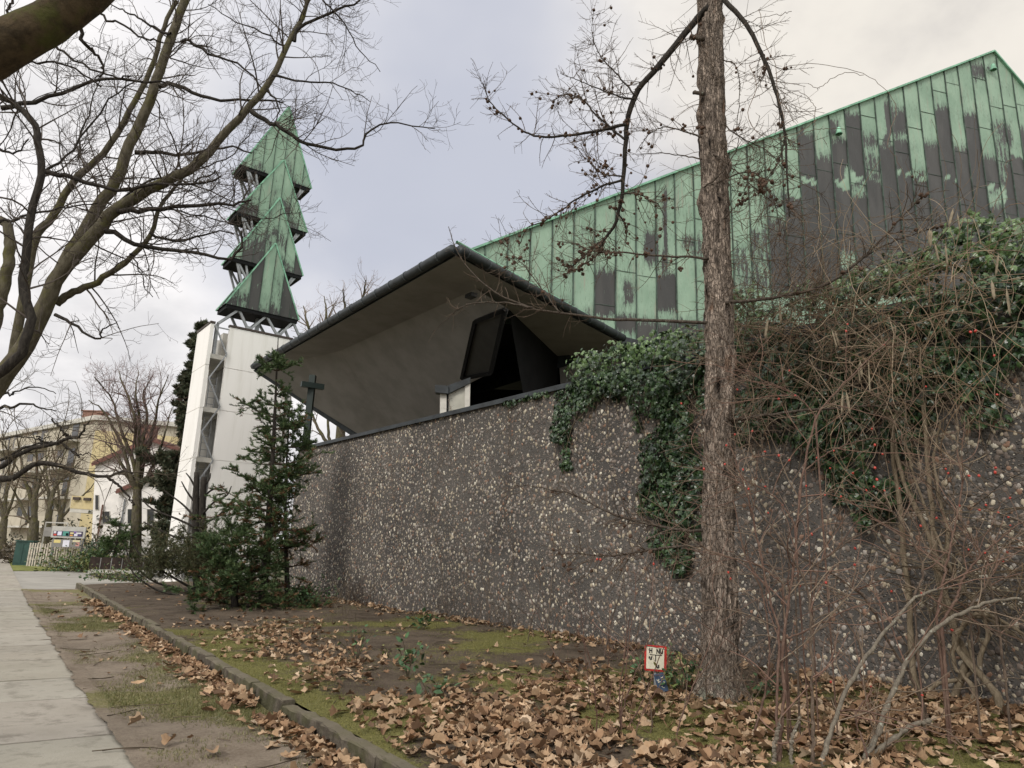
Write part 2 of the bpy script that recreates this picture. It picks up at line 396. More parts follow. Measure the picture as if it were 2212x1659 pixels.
def make_kerb():
    m = Mat('mossy_kerb', .92, .15); co = m.coord(); n = m.noise(co, 6, 6, .7)
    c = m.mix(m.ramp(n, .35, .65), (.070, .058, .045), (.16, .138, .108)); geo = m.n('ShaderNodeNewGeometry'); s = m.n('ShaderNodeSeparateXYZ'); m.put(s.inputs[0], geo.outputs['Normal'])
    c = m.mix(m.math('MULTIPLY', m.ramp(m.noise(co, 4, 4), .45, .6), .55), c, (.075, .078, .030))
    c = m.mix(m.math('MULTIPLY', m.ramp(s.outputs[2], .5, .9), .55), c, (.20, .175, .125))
    m.color(c); m.bump(m.noise(co, 45, 6, .75), 1.0, .02); return m.m
M_KERB = make_kerb()
M_GROUND = plain('far_ground', (.13, .125, .075), .95, .1, .4, .6)
M_LAWN = plain('rough_lawn', (.15, .16, .05), .95, .1, .45, 1.2, bump=.6)
M_DRIVE = plain('driveway_concrete', (.29, .275, .245), .9, .2, .14, .9, bump=.2)
M_LEAF = tinted('dead_leaf', .8, .2, .35, 30)
M_IVY = tinted('ivy_leaf', .33, .5, .3, 20)
M_GREEN = tinted('green_leaf', .5, .4, .3, 20)
M_NEEDLE = tinted('needle', .6, .3, .25, 20)
M_TWIG = tinted('twig_bark', .85, .15, .35, 30)
M_BARK_T = barkmat('grey_tree_bark', (.060, .052, .034), (.125, .110, .080), moss=(.095, .090, .030), stretch=(1, 1, .4), scale=14)
M_BARK_M = barkmat('mossy_bark', (.035, .026, .016), (.085, .062, .036), moss=(.062, .066, .018), stretch=(1, 1, 1), scale=9, bumps=1.0)
M_BARK_D = barkmat('dark_bark', (.022, .019, .017), (.055, .048, .040), scale=30)
M_BARK_L = barkmat('larch_bark', (.075, .055, .044), (.235, .185, .150), stretch=(1, 1, .10), scale=16, bumps=1.0)
M_BARK_LG = barkmat('larch_branch_bark', (.045, .035, .028), (.105, .085, .068), lichen=(.23, .24, .19), scale=40)
M_BARK_W = barkmat('vine_bark', (.15, .118, .08), (.27, .22, .155), stretch=(1, 1, .2), scale=30)
M_BARK_LICHEN = barkmat('lichen_bark', (.14, .12, .095), (.24, .21, .165), lichen=(.42, .44, .36), scale=40)
M_CONE = tinted('larch_cone_scale', .8, .2, .3, 60)
M_HIP = plain('rose_hip_skin', (.34, .035, .022), .35, .5, .25, 20)
M_POD = plain('bean_pod', (.20, .165, .115), .8, .2, .3, 12)

# ------------------------------------------------------------------ ground, pavement, verge, kerb, bed
mb = MB(); xs = np.linspace(-500, 500, 41); mb.add([[x, y, -.10] for y in np.linspace(-300, 900, 41) for x in xs], [[j * 41 + i, j * 41 + i + 1, (j + 1) * 41 + i + 1, (j + 1) * 41 + i] for j in range(40) for i in range(40)])
struct(mb.build('ground', M_GROUND))

def strip_grid(name, s0, s1, w0, w1, ns, nw, zf, mat, wearf=None):
    S, Wd = np.meshgrid(np.linspace(s0, s1, ns), np.linspace(0, 1, nw), indexing='ij')
    ww = w0(S) * (1 - Wd) + w1(S) * Wd
    X = K0[0] + KD[0] * S + KN[0] * ww; Y = K0[1] + KD[1] * S + KN[1] * ww; Z = zf(X, Y, S, ww)
    v = np.stack([X, Y, Z], -1).reshape(-1, 3)
    i = np.arange(ns - 1)[:, None] * nw; j = np.arange(nw - 1)[None]
    f = np.stack([i + j, i + j + 1, i + nw + j + 1, i + nw + j], -1).reshape(-1, 4)[:, ::-1]
    m = MB(); m.add(v, f, dark=None if wearf is None else wearf(X, Y, S, ww).ravel()); return m.build(name, mat, smooth=True)
SWR = lambda s: -1.08 - .058 * np.clip(s, 0, 22)         # right-hand edge of the pavement, measured from the kerb line
_p = [(G(x, y, 0) - K0) for x, y in ((36, 1251), (70, 1310), (150, 1440), (298, 1647))]
_ss = np.array([q @ KD for q in _p])[::-1]; _ww = np.array([q @ KN for q in _p])[::-1]
SWR = lambda s: np.interp(s, _ss, _ww)
def verge_wear(X, Y, S, w):
    k = fnoise(X * .8, Y * .8, 21); near = np.clip((w + .95) / .8, 0, 1)
    return np.clip((k - .44) * 2.6 + near * .55 - .08, -.3, 1)
KS1 = 22.4
vg = strip_grid('verge', -7, KS1, lambda s: SWR(s) - .02 - .10 * (fnoise(s * 2.6, s * 0 + 4, 14) - .3) - .05 * fnoise(s * 11, s * 0 + 2, 15), lambda s: 0 * s - .02, 560, 40, lambda X, Y, S, w: np.where(w - SWR(S) < .10, .030, .018) + .045 * (fnoise(X * 2.2, Y * 2.2, 5) - .35) + .03 * np.clip((w + .8) / .8, 0, 1) + .012 * fnoise(X * 11, Y * 11, 9), M_VERGE, verge_wear)
struct(vg)
def bed_wear(X, Y, S, w):
    k = fnoise(X * .75, Y * .75, 31); edge = np.clip(1 - w / 1.3, 0, 1) * np.clip((9 - S) / 6, 0, 1)
    mid = np.exp(-((w - 2.6) / 1.5) ** 2) * np.clip((11 - S) / 6, 0, 1)
    return np.clip((k - .48) * 2.2 + .72 * edge + .62 * mid + .16 - .25 * np.clip((S - 9) / 6, 0, 1), -.3, 1)
bed = strip_grid('planting_bed', -7, KS1, lambda s: 0 * s + .10, lambda s: 0 * s + 13.5, 300, 130, lambda X, Y, S, w: bedz(X, Y), M_SOIL, bed_wear)
struct(bed)
# pavement of big worn slabs
mb = MB(); s = -8.0; row = 0
while s < 70:
    L = RNG.uniform(1.25, 1.75)
    wR = float(SWR(s)); offs = [0, -1.0 - RNG.uniform(-.2, .25), -2.15 + RNG.uniform(-.15, .15), -3.3]
    for a, b_ in zip(offs[:-1], offs[1:]):
        t0 = RNG.uniform(.94, 1.05); t = (t0, t0 * RNG.uniform(.98, 1.01), t0 * RNG.uniform(.96, 1.0)); sk = RNG.uniform(-.05, .05, 4); g = .006; dz = RNG.uniform(-.006, .006, 4)
        q = [(s + g + sk[0] * 0, a - g), (s + L - g, a - g), (s + L - g, b_ + g), (s + g, b_ + g)]
        pts = [kerb(qs + (0 if i in (0, 3) else 0), float(SWR(qs)) + qw, .022 + dz[i]) for i, (qs, qw) in enumerate(q)]
        mb.prism(pts, (0, 0, -.09), col=np.array(t))
    s += L
struct(mb.build('pavement', M_PAVE))
mb = MB(); mb.add([kerb(-9, -9, -.02), kerb(90, -9, -.02), kerb(90, -1.0, -.02), kerb(-9, -1.0, -.02)], [0, 3, 2, 1]); struct(mb.build('pavement_bedding', M_VERGE))
# driveway crossing and the lawn beyond it
mb = MB(); dv = [G(40, 1278, .003), G(170, 1275, .003), G(400, 1268, .003), G(330, 1233, .003), G(185, 1233.5, .003), G(12, 1234, .003)]
mb.poly(dv); struct(mb.build('driveway', M_DRIVE))
mb = MB(); mb.poly([G(4, 1209, .004), G(12, 1233, .004), G(140, 1234, .004), G(95, 1213, .004), G(60, 1208, .004)]); struct(mb.build('lawn', M_LAWN))
mb = MB(); mb.poly([G(-60, 1207.5, .010), G(75, 1206.5, .010), G(70, 1203.8, .010), G(-60, 1204.5, .010)]); struct(mb.build('garden_path', M_DRIVE))
# kerb: old concrete edging in lengths of a metre, some broken or tilted
mb = MB(); s = -7.0
while s < KS1:
    L = RNG.uniform(.95, 1.05); tilt = RNG.normal(0, .004); h0, h1 = .200 + RNG.normal(0, .004, 2); yaw = RNG.normal(0, .003)
    if 1.05 < s < 1.9: h1 -= .05
    n = 9; prof = []
    for i in range(n + 1):
        ss = s + .003 + (L - .006) * i / n; h = h0 + (h1 - h0) * i / n + RNG.normal(0, .003); sh = tilt * 3 + yaw * (i - n / 2) / n * 2; e = RNG.uniform(.006, .018)
        prof.append([kerb(ss, -.035 + sh * .3 + RNG.normal(0, .002), -.06), kerb(ss, -.03 + sh + RNG.normal(0, .003), h - e), kerb(ss, -.03 + e + sh, h), kerb(ss, .085 - e + sh, h + RNG.normal(0, .003)), kerb(ss, .09 + sh, h - e), kerb(ss, .095 + sh * .3, -.06)])
    V = np.array(prof).reshape(-1, 3); f = [[i * 6 + j, i * 6 + j + 1, i * 6 + j + 7, i * 6 + j + 6] for i in range(n) for j in range(5)]
    mb.add(V, f); mb.add(np.zeros((0, 3)), [[k - len(V) for k in (5, 4, 3, 2, 1, 0)]]); mb.add(np.zeros((0, 3)), [[n * 6 + k - len(V) for k in range(6)]])
    s += L
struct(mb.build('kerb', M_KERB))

# ------------------------------------------------------------------ pebble wall
pw = thing('pebble_wall', 'long high dark wall faced with exposed pebbles, running beside the leaf-strewn bed', 'wall', wall(0, 0, .3))
mb = MB(); mb.box(wall(WU0, .015, -.1), WD * (WU1 - WU0), WN * .28, (0, 0, WTOP + .1)); mb.build('wall_body', M_MORTAR, pw)
def pebbles(n, smin, smax, seed, u0, u1, dens):
    r = np.random.default_rng(seed); u = u0 + (u1 - u0) * r.uniform(0, 1, n); z = r.uniform(.05, WTOP - .03, n)
    keep = fnoise(u * .55, z * .8, 4) * .7 + r.uniform(0, 1, n) * .6 < dens; u, z = u[keep], z[keep]; n = len(u)
    sz = np.exp(r.normal(0, .34, n)) * (smin + smax) / 2; sz = np.clip(sz, smin, smax); el = r.uniform(.55, 1.0, n); rot = r.normal(math.pi / 2, .7, n)
    pal = np.array([(.58, .54, .45), (.40, .34, .25), (.30, .27, .24), (.185, .150, .125), (.13, .105, .090), (.12, .112, .105), (.24, .145, .10), (.44, .39, .30)])
    prob = np.array([.055, .115, .17, .26, .18, .105, .055, .06]); col = pal[r.choice(8, n, p=prob)] * r.uniform(.72, 1.2, (n, 1))
    a = np.arange(7) * 2 * math.pi / 7; rings = [(1.0, 0), (.90, .20), (.55, .33)]
    tv = [(k * math.cos(t), k * math.sin(t), h) for k, h in rings for t in a] + [(0, 0, .36)]
    tv = np.array(tv); v = tv[None] * np.ones((n, 1, 1)); v[:, :, :2] *= r.uniform(.72, 1.22, (n, len(tv), 1)); v[:, :, 2] += r.normal(0, .05, (n, len(tv)))
    v[:, :, 1] *= el[:, None]; v *= sz[:, None, None] * .5
    c, s_ = np.cos(rot)[:, None], np.sin(rot)[:, None]; X = v[:, :, 0] * c - v[:, :, 1] * s_; Y = v[:, :, 0] * s_ + v[:, :, 1] * c; Z = v[:, :, 2]
    out_ = W0 + (u[:, None] - X)[..., None] * WD + (.02 - Z)[..., None] * WN + (z[:, None] + Y)[..., None] * np.array([0, 0, 1.])
    q = [[i * 7 + j, i * 7 + (j + 1) % 7, (i + 1) * 7 + (j + 1) % 7, (i + 1) * 7 + j] for i in range(2) for j in range(7)]; t3 = [[14 + j, 14 + (j + 1) % 7, 21] for j in range(7)]
    off = (np.arange(n) * 22)[:, None, None]; cc = np.repeat(col, 22, axis=0); base = mbp.n
    mbp.add(out_.reshape(-1, 3), (np.array(q)[None] + off).reshape(-1, 4), col=cc); mbp.add(np.zeros((0, 3)), (np.array(t3)[None] + off).reshape(-1, 3) - 22 * n, col=np.zeros((0, 3)))
mbp = MB(); pebbles(40500, .024, .076, 3, WU0 + .02, WU1 - .02, .86); pebbles(31000, .016, .035, 4, WU0 + .02, WU1 - .02, .95)
mbp.build('pebble_facing', M_PEBBLE, pw, smooth=True)
mb = MB(); mb.box(wall(WU0, -.055, WTOP + .004), WD * (WU1 - WU0 + .06), WN * .42, (0, 0, .035)); mb.box(wall(WU0, -.058, WTOP - .05), WD * (WU1 - WU0 + .06), WN * .02, (0, 0, .053)); mb.build('coping', M_GUTTER, pw)

# ------------------------------------------------------------------ church: high copper front, low canopy, dark porch
ch = thing('church', 'tent-shaped church with green and black copper roof rising behind the pebble wall', 'church', (8, 27, 0))
ea = rad(75); CE = np.array([math.sin(ea), math.cos(ea), 0]); CNV = np.array([CE[1], -CE[0], 0]); CAW = -CNV
CP0 = P(1340, 740, 23.0) * np.array([1, 1, 0])
def face(s_, z, out=0.0): return CP0 + CE * s_ + CNV * out + np.array([0, 0, z])
def ztop(s_): return np.where(s_ < 18.06, 10.84 + (s_ + 5.71) * .5625, 24.21 - (s_ - 18.06) * 1.0)
# bare dark sheets: x0, x1, y0, y1 of each worn patch as it sits on the roof face, and how worn it is
PATCH = [(1712, 1746, 288, 640, .95), (1747, 1785, 335, 640, .95), (1747, 1785, 335, 350, .4), (1785, 1818, 300, 640, .95), (1795, 1812, 255, 300, .75), (1819, 1852, 245, 640, .95), (1822, 1846, 362, 410, -.75), (1829, 1858, 545, 580, -.9),
         (1853, 1888, 285, 330, .62), (1853, 1888, 320, 420, .58), (1853, 1888, 420, 640, .95), (1888, 1918, 312, 640, .92), (1916, 1923, 210, 320, .75), (1918, 1952, 228, 300, .72), (1918, 1952, 298, 640, .95), (1953, 1986, 372, 640, .95), (1987, 2020, 308, 640, .95),
         (2020, 2050, 230, 640, .97), (2051, 2082, 318, 640, .95), (2082, 2115, 246, 640, .97), (2100, 2127, 134, 176, .7), (2115, 2145, 338, 640, .9), (2136, 2150, 135, 160, .6), (2144, 2168, 262, 290, .75), (2146, 2176, 285, 430, .5), (2146, 2176, 440, 640, .85), (2168, 2182, 260, 320, .7), (2177, 2200, 352, 640, .92), (2160, 2185, 186, 194, .7), (2196, 2240, 280, 640, .95),
         (1304, 1349, 578, 690, .8), (1349, 1362, 600, 665, .7), (1350, 1392, 680, 720, .9), (1394, 1416, 495, 575, .75), (1412, 1434, 555, 578, .85), (1436, 1478, 590, 675, .9), (1483, 1490, 505, 535, .8), (1486, 1520, 576, 592, .8), (1434, 1438, 400, 600, .75), (1500, 1512, 500, 570, .5),
         (1594, 1640, 520, 640, .5), (1600, 1628, 400, 412, .7), (1640, 1676, 408, 640, .52), (1645, 1660, 400, 640, .4), (1677, 1712, 455, 640, .62), (1677, 1712, 500, 640, .85), (1711, 1726, 290, 318, .8), (1728, 1735, 270, 330, .8),
         (1180, 1240, 640, 690, .55), (1240, 1300, 670, 720, .6), (1225, 1250, 460, 480, .35), (1250, 1300, 470, 560, .25), (1392, 1700, 690, 760, .8)]
ZE0 = 8.46
def wear_at(p, pc):
    x, y = proj(p); xc, _ = proj(pc); w = .05 + .17 * abs(math.sin(xc * .37 + 1)) ** 2
    for x0, x1, y0, y1, a in PATCH:
        if (x0 <= xc <= x1) if x1 - x0 > 24 else (x0 - 4 <= x <= x1 + 4):
            e = min(max((y - y0 + 20) / 40, 0), 1) * min(max((y1 + 20 - y) / 40, 0), 1); w = w + a * e if a < 0 else max(w, a * e)
    return w
mb = MB(); SW = .765; s = -6.3; sm = MB()
while s < 31:
    a, b_ = s + .02, s + SW - .02; cols = np.linspace(a, b_, 5); zt = ztop(cols); nz = 84; joint = RNG.uniform(0, 3.2)
    V, D, U = [], [], []; zb0 = 3.5 if s > .6 else ZE0 + .3
    for j in range(nz + 1):
        for i, c in enumerate(cols):
            z = zb0 + (zt[i] - zb0) * j / nz; buckle = .006 * math.sin(z * 2.1 + s * 5) + .004 * math.sin(z * 5.3 + c * 9)
            p = face(c, z, buckle); V.append(p); D.append(wear_at(p, face(s + SW / 2, z)) if c < 22 else .5 + .4 * math.sin(s * 3)); U.append((c + 40, z))
    f = [[j * 5 + i, j * 5 + i + 1, (j + 1) * 5 + i + 1, (j + 1) * 5 + i] for j in range(nz) for i in range(4)]
    mb.add(V, f, dark=np.array(D), uv=U)
    sm.box(face(s - .018, zb0, -.01), CE * .036, CNV * .05, (0, 0, float(ztop(s)) - zb0))
    z = max(5, zb0) + joint
    while z < ztop(s + .4) - .6:
        sm.box(face(a, z, .004), CE * (b_ - a), CNV * .010, (0, 0, .018)); z += RNG.uniform(2.2, 3.4)
    s += SW
mb.build('copper_front', M_COPPER, ch); sm.build('standing_seam', M_SEAM, ch)
Qp, Bp, Rp = face(18.06, 24.21), face(-6.3, float(ztop(-6.3))), face(31, float(ztop(31.)))
mb = MB(); dep = CAW * 16; lo = np.array([0, 0, .14])
for a, b_ in ((Bp, Qp), (Qp, Rp)): mb.box(a - lo + CAW * .01, b_ - a, dep, lo - np.array([0, 0, .02]))
mb.build('roof_slope', M_COPPER, ch)
mb = MB(); mb.prism([face(1.2, 0, -.12), face(31, 0, -.12), Rp + CAW * .12 - lo * 1.2, Qp + CAW * .12 - lo * 1.2, Bp + CAW * .12 - lo * 1.2, face(-6.3, ZE0 + .4, -.12), face(1.2, ZE0 + .4, -.12)], CAW * 15.7); mb.build('church_body', M_BLACK, ch)
mb = MB(); mb.beam(Bp + CNV * .03, Qp + CNV * .03, .16, .07); mb.beam(Qp + CNV * .03, Rp + CNV * .03, .16, .07); mb.build('roof_edge', M_RIM, ch)
for x, y in ((2139, 152), (1806, 290)):
    p = onplane(x, y, CP0, CNV); m = MB(); a = np.arange(10) * 2 * math.pi / 10
    prof = [(.02, .22), (.07, .19), (.09, .04), (.14, -.07), (.13, -.09)]
    V = [p + CNV * .16 + CE * (r_ * math.cos(t)) + CNV * (r_ * math.sin(t)) + np.array([0, 0, h]) for r_, h in prof for t in a]
    m.add(V, [[i * 10 + j, i * 10 + (j + 1) % 10, (i + 1) * 10 + (j + 1) % 10, (i + 1) * 10 + j] for i in range(4) for j in range(10)][::-1]); m.beam(p, p + CNV * .18 + np.array([0, 0, .1]), .05); m.build('roof_vent', M_RIM, ch, smooth=True)
# canopy
ZE = 8.46; cA, cB, cC = P(552, 800, 1), P(985, 553, 16.0), P(1340, 740, 1)
cA = G(552, 800, cB[2]); cC = G(1340, 740, cB[2]); ZE = cB[2]
b2 = G(1028, 624, ZE); cEp = G(735, 758, ZE); inn = G(1099, 668, ZE); dkR = G(1207, 772, ZE)
f3n = nrm(np.cross(b2 - cEp, WN - np.array([0, 0, .9])))
F3 = lambda x, y, off=0.0: EYE + (onplane(x, y, cEp, f3n) - EYE) * (1 - off)
cr = F3(852, 921); f2n = nrm(np.cross(cEp - cA, cr - cA)); F2 = lambda x, y: onplane(x, y, cA, f2n)
cD = F2(778, 940); cD2 = F2(800, 962)
mb = MB(); mb.poly([cA, cB, b2, cEp]); mb.poly([cB, cC, dkR, inn, b2]); mb.poly([dkR, cC, P(1400, 850, 23.3), P(1212, 850, 24.4)]); mb.poly([cEp, b2, F3(1099, 668), F3(1060, 806)]); mb.poly([cEp, F3(1060, 806), F3(1010, 830), F3(1000, 965)]); mb.poly([cEp, F3(1000, 965), F3(870, 965), cr]); mb.poly([b2, inn, F3(1099, 668)]); mb.poly([cA, cEp, cr, F3(870, 965), cD2, cD])
mb.build('soffit', M_SOFFIT, ch)
mb = MB(); up = np.array([0, 0, .24]); ctr = (cA + cC) / 2 + np.array([0, 0, 1.2]) + WN * 1.5
rim = [cA, cB, cC, cC + WN * 1.0 - WD * .1]
for i in range(3): mb.quad(rim[i], rim[i + 1], rim[i + 1] + up, rim[i] + up)
mb.add([rim[0] + up, rim[1] + up, rim[2] + up, rim[3] + up, ctr, cD + up * .6, cA + up], [[0, 1, 4], [1, 2, 4], [2, 3, 4], [3, 5, 4], [5, 6, 4]]); mb.quad(cA, cA + up, cD + up * .6, cD); mb.build('canopy_roof', M_GUTTER, ch)
M_BRACKET = plain('gutter_bracket_metal', (.06, .07, .075), .5); mb = MB()
for a, b_, outv in ((cA, cB, -WN), (cB, cC, -nrm(np.cross(cC - cB, [0, 0, 1])))):
    if outv @ (EYE - cB) < 0: outv = -outv
    c = outv * .10 + np.array([0, 0, .14]); q = np.linspace(0, 1, 40)[:, None]; mb.tubes((a + c) * (1 - q) + (b_ + c) * q, np.full(40, .125), 12, closed=True)
    n = int(np.linalg.norm(b_ - a) / .85)
    for i in range(n + 1):
        p = a + (b_ - a) * (i + .3) / (n + 1) + c; t = nrm(b_ - a) * .02; gb = MB(); gb.tubes(np.array([p - t, p + t]), np.array([.140, .140]), 12, closed=True); gb.build('gutter_bracket', M_BRACKET, ch)
mb.build('gutter', M_GUTTER, ch, smooth=True)
mb = MB(); e0 = cB + np.array([0, 0, .36]); e1 = cC + np.array([0, 0, .30]); q = np.linspace(0, 1, 12)[:, None]; mb.tubes(e0 * (1 - q) + e1 * q, np.full(12, .04), 6); mb.build('eave_edge', M_RIM, ch)
# verge trim of the far eave
mb = MB(); mb.beam(cA + np.array([0, 0, .05]), cD2 + np.array([0, 0, .02]), .16, .22); mb.build('eave_trim', M_GUTTER, ch)
# porch recess, its deep shade painted near-black, and the leaning pane
dn = nrm(np.cross(dkR - inn, [0, 0, 1])); DK = lambda x, y: onplane(x, y, inn, dn)
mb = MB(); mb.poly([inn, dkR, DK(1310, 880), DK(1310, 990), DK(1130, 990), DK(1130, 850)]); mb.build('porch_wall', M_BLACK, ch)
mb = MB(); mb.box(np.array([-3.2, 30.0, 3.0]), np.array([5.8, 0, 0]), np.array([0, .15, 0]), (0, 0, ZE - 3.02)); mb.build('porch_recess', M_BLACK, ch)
pp = [F3(x, y, .02) for x, y in ((1026, 695), (1091, 669), (1060, 806), (998, 818))]; mb = MB(); mb.prism(pp, f3n * .06); pn = mb.build('leaning_window', plain('window_panel', (.034, .033, .030), .6), ch)
mb = MB()
for i in range(4): mb.beam(pp[i] * .998 + EYE * .002, pp[(i + 1) % 4] * .998 + EYE * .002, .10, .10, up=f3n)
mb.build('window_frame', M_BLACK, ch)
# porch screen with white posts under a dark lintel, standing between wall and canopy
SY = 17.6
def slab(name, pix, mat, th=.08, d=SY): m = MB(); m.prism([P(x, y, d) for x, y in pix], np.array([.0, th, 0])); return m.build(name, mat, ch)
slab('screen_post', [(950.5, 848), (964.6, 848), (964, 930), (950, 930)], M_OFFWHITE); slab('screen_post', [(1004.5, 826), (1016, 818), (1013.5, 930), (1003, 930)], M_OFFWHITE)
slab('screen_pane', [(969, 849), (1004.5, 835), (1003, 930), (967, 930)], plain('fluted_pane', (.37, .36, .31), .4, .4, .1, 4), .03, SY + .05)
slab('screen_mullion', [(964.6, 847), (969, 847), (967.5, 930), (964, 930)], M_BLACK); slab('screen_lintel', [(939.4, 831), (968, 833), (968, 850), (939.4, 847)], M_GUTTER, .3, SY - .12)
slab('screen_lintel', [(968.3, 832), (1016, 815), (1016, 827), (968.3, 850)], M_GUTTER, .12, SY - .05)
lamp = P(1029, 641, 17.9); mb = MB(); mb.box(lamp - np.array([.13, .1, .0]), WD * .3, WN * .2, (0, 0, .10)); mb.build('soffit_lamp', M_PANE, ch)

# ------------------------------------------------------------------ steel cross behind the wall
cx = thing('cross', 'plain dark green metal cross standing under the canopy corner behind the pebble wall', 'cross', P(671, 990, 22.5))
a, b_ = P(676, 811, 22.5), P(670, 985, 22.5); mb = MB(); mb.beam(np.array([a[0], a[1], a[2]]), np.array([a[0] - .02, a[1], 0.0]), .19, .19, up=(0, 1, 0)); mb.build('cross_post', plain('dark_green_steel', (.008, .018, .015), .5, .4), cx)
m_ = P(675, 833, 22.4); ad = nrm(np.array([.85, .5, 0])); mb = MB(); mb.beam(m_ - ad * .36, m_ + ad * .36, .17, .17); mb.build('cross_arm', bpy.data.materials['dark_green_steel'], cx)

# ------------------------------------------------------------------ bell tower
T0 = P(497, 706, 30.0); TZ = T0[2]; T0 = T0 * np.array([1, 1, 0])
def tw(a, b_, z): return T0 + WN * a + WD * b_ + np.array([0, 0, z])
bt = thing('bell_tower', 'white slab bell tower topped by four stacked green copper pyramids', 'tower', tw(1.4, 1, 0))
joints = [-.05, .7, 2.85, 5.0, 7.12, 8.98, TZ]
def panel(name, a0, a1, b0, b1):
    m = MB()
    for z0, z1 in zip(joints[:-1], joints[1:]): m.box(tw(a0, b0, z0 + .012), WN * (a1 - a0), WD * (b1 - b0), (0, 0, z1 - z0 - .024))
    m.box(tw(a0 + .03, b0 + .03, 0), WN * (a1 - a0 - .06), WD * (b1 - b0 - .06), (0, 0, TZ - .05)); return m.build(name, M_WHITE, bt)
panel('white_panel', 0, 2.8, 0, .16); panel('white_panel', -.80, -.65, 0, 2.1); panel('white_panel', 3.15, 3.32, .7, 2.4); panel('white_panel', 0, 2.8, 2.5, 2.66)
m = MB()
for a0, a1, b0, b1 in ((-.03, 2.83, -.03, .19), (-.83, -.62, -.03, 2.13), (3.12, 3.35, .67, 2.43)): m.box(tw(a0, b0, TZ + .002), WN * (a1 - a0), WD * (b1 - b0), (0, 0, .09))
m.build('cap_flashing', M_BROWNCAP, bt)
for z in (2.85, 5.0, 7.12, 9.45): m = MB(); m.box(tw(-.64, .17, z - .12), WN * 3.75, WD * 2.3, (0, 0, .2)); m.build('floor_slab', M_OFFWHITE, bt)
m = MB(); m.box(tw(.35, 1.0, 0), WN * .25, WD * 1.4, (0, 0, 9.3)); m.box(tw(2.85, .9, 0), WN * .2, WD * .9, (0, 0, 9.3)); m.build('inner_column', M_CONCRETE_GREY, bt)
m = MB(); nodes = [(-.60, TZ - .1), (0, 9.55), (-.60, 8.4), (0, 7.25), (-.60, 6.1), (0, 4.95), (-.60, 3.8), (0, 2.65), (-.60, 1.5)]
for (a0, z0), (a1, z1) in zip(nodes[:-1], nodes[1:]): m.beam(tw(a0, -.03, z0), tw(a1, -.03, z1), .075, .05)
m.build('diagonal_brace', M_STEEL, bt)
m = MB()
for a0 in (-.42, -.12): m.beam(tw(a0, .5, .2), tw(a0, .5, 8.6), .035)
for i in range(30): m.beam(tw(-.42, .5, .4 + i * .28), tw(-.12, .5, .4 + i * .28), .022)
m.build('ladder', M_STEEL, bt)
m = MB()
for z in (TZ - .35, TZ - .05, TZ + .2): m.beam(tw(2.85, .1, z), tw(3.6, .1, z), .035)
for a0 in (2.95, 3.2, 3.45, 3.6): m.beam(tw(a0, .1, TZ - 1.0), tw(a0, .1, TZ + .2), .04)
m.build('top_railing', M_STEEL, bt); m = MB(); m.beam(tw(-.64, .05, TZ - .12), tw(0, .05, TZ - .12), .05); m.build('top_railing', M_STEEL, bt)
m = MB(); m.beam(tw(3.3, .3, TZ - .8), tw(3.3, .3, TZ + .5), .2, .16); m.build('steel_post', M_STEEL, bt); m = MB(); m.beam(tw(-.45, .35, TZ - 1.4), tw(-.45, .35, TZ + .1), .2, .12); m.build('steel_post', M_STEEL, bt)
m = MB(); m.box(tw(.0, .9, 9.6), WN * .9, WD * .5, (0, 0, 1.15)); m.build('equipment_box', M_OFFWHITE, bt)
PYR = [(-.33, 3.34, 11.82, 15.15, 1.38), (-.37, 3.35, 14.0, 17.45, 1.34), (-.41, 3.38, 16.22, 19.45, 1.32), (-.46, 3.40, 18.52, 22.3, 1.26)]
r2 = np.random.default_rng(8); zprev = TZ + .08
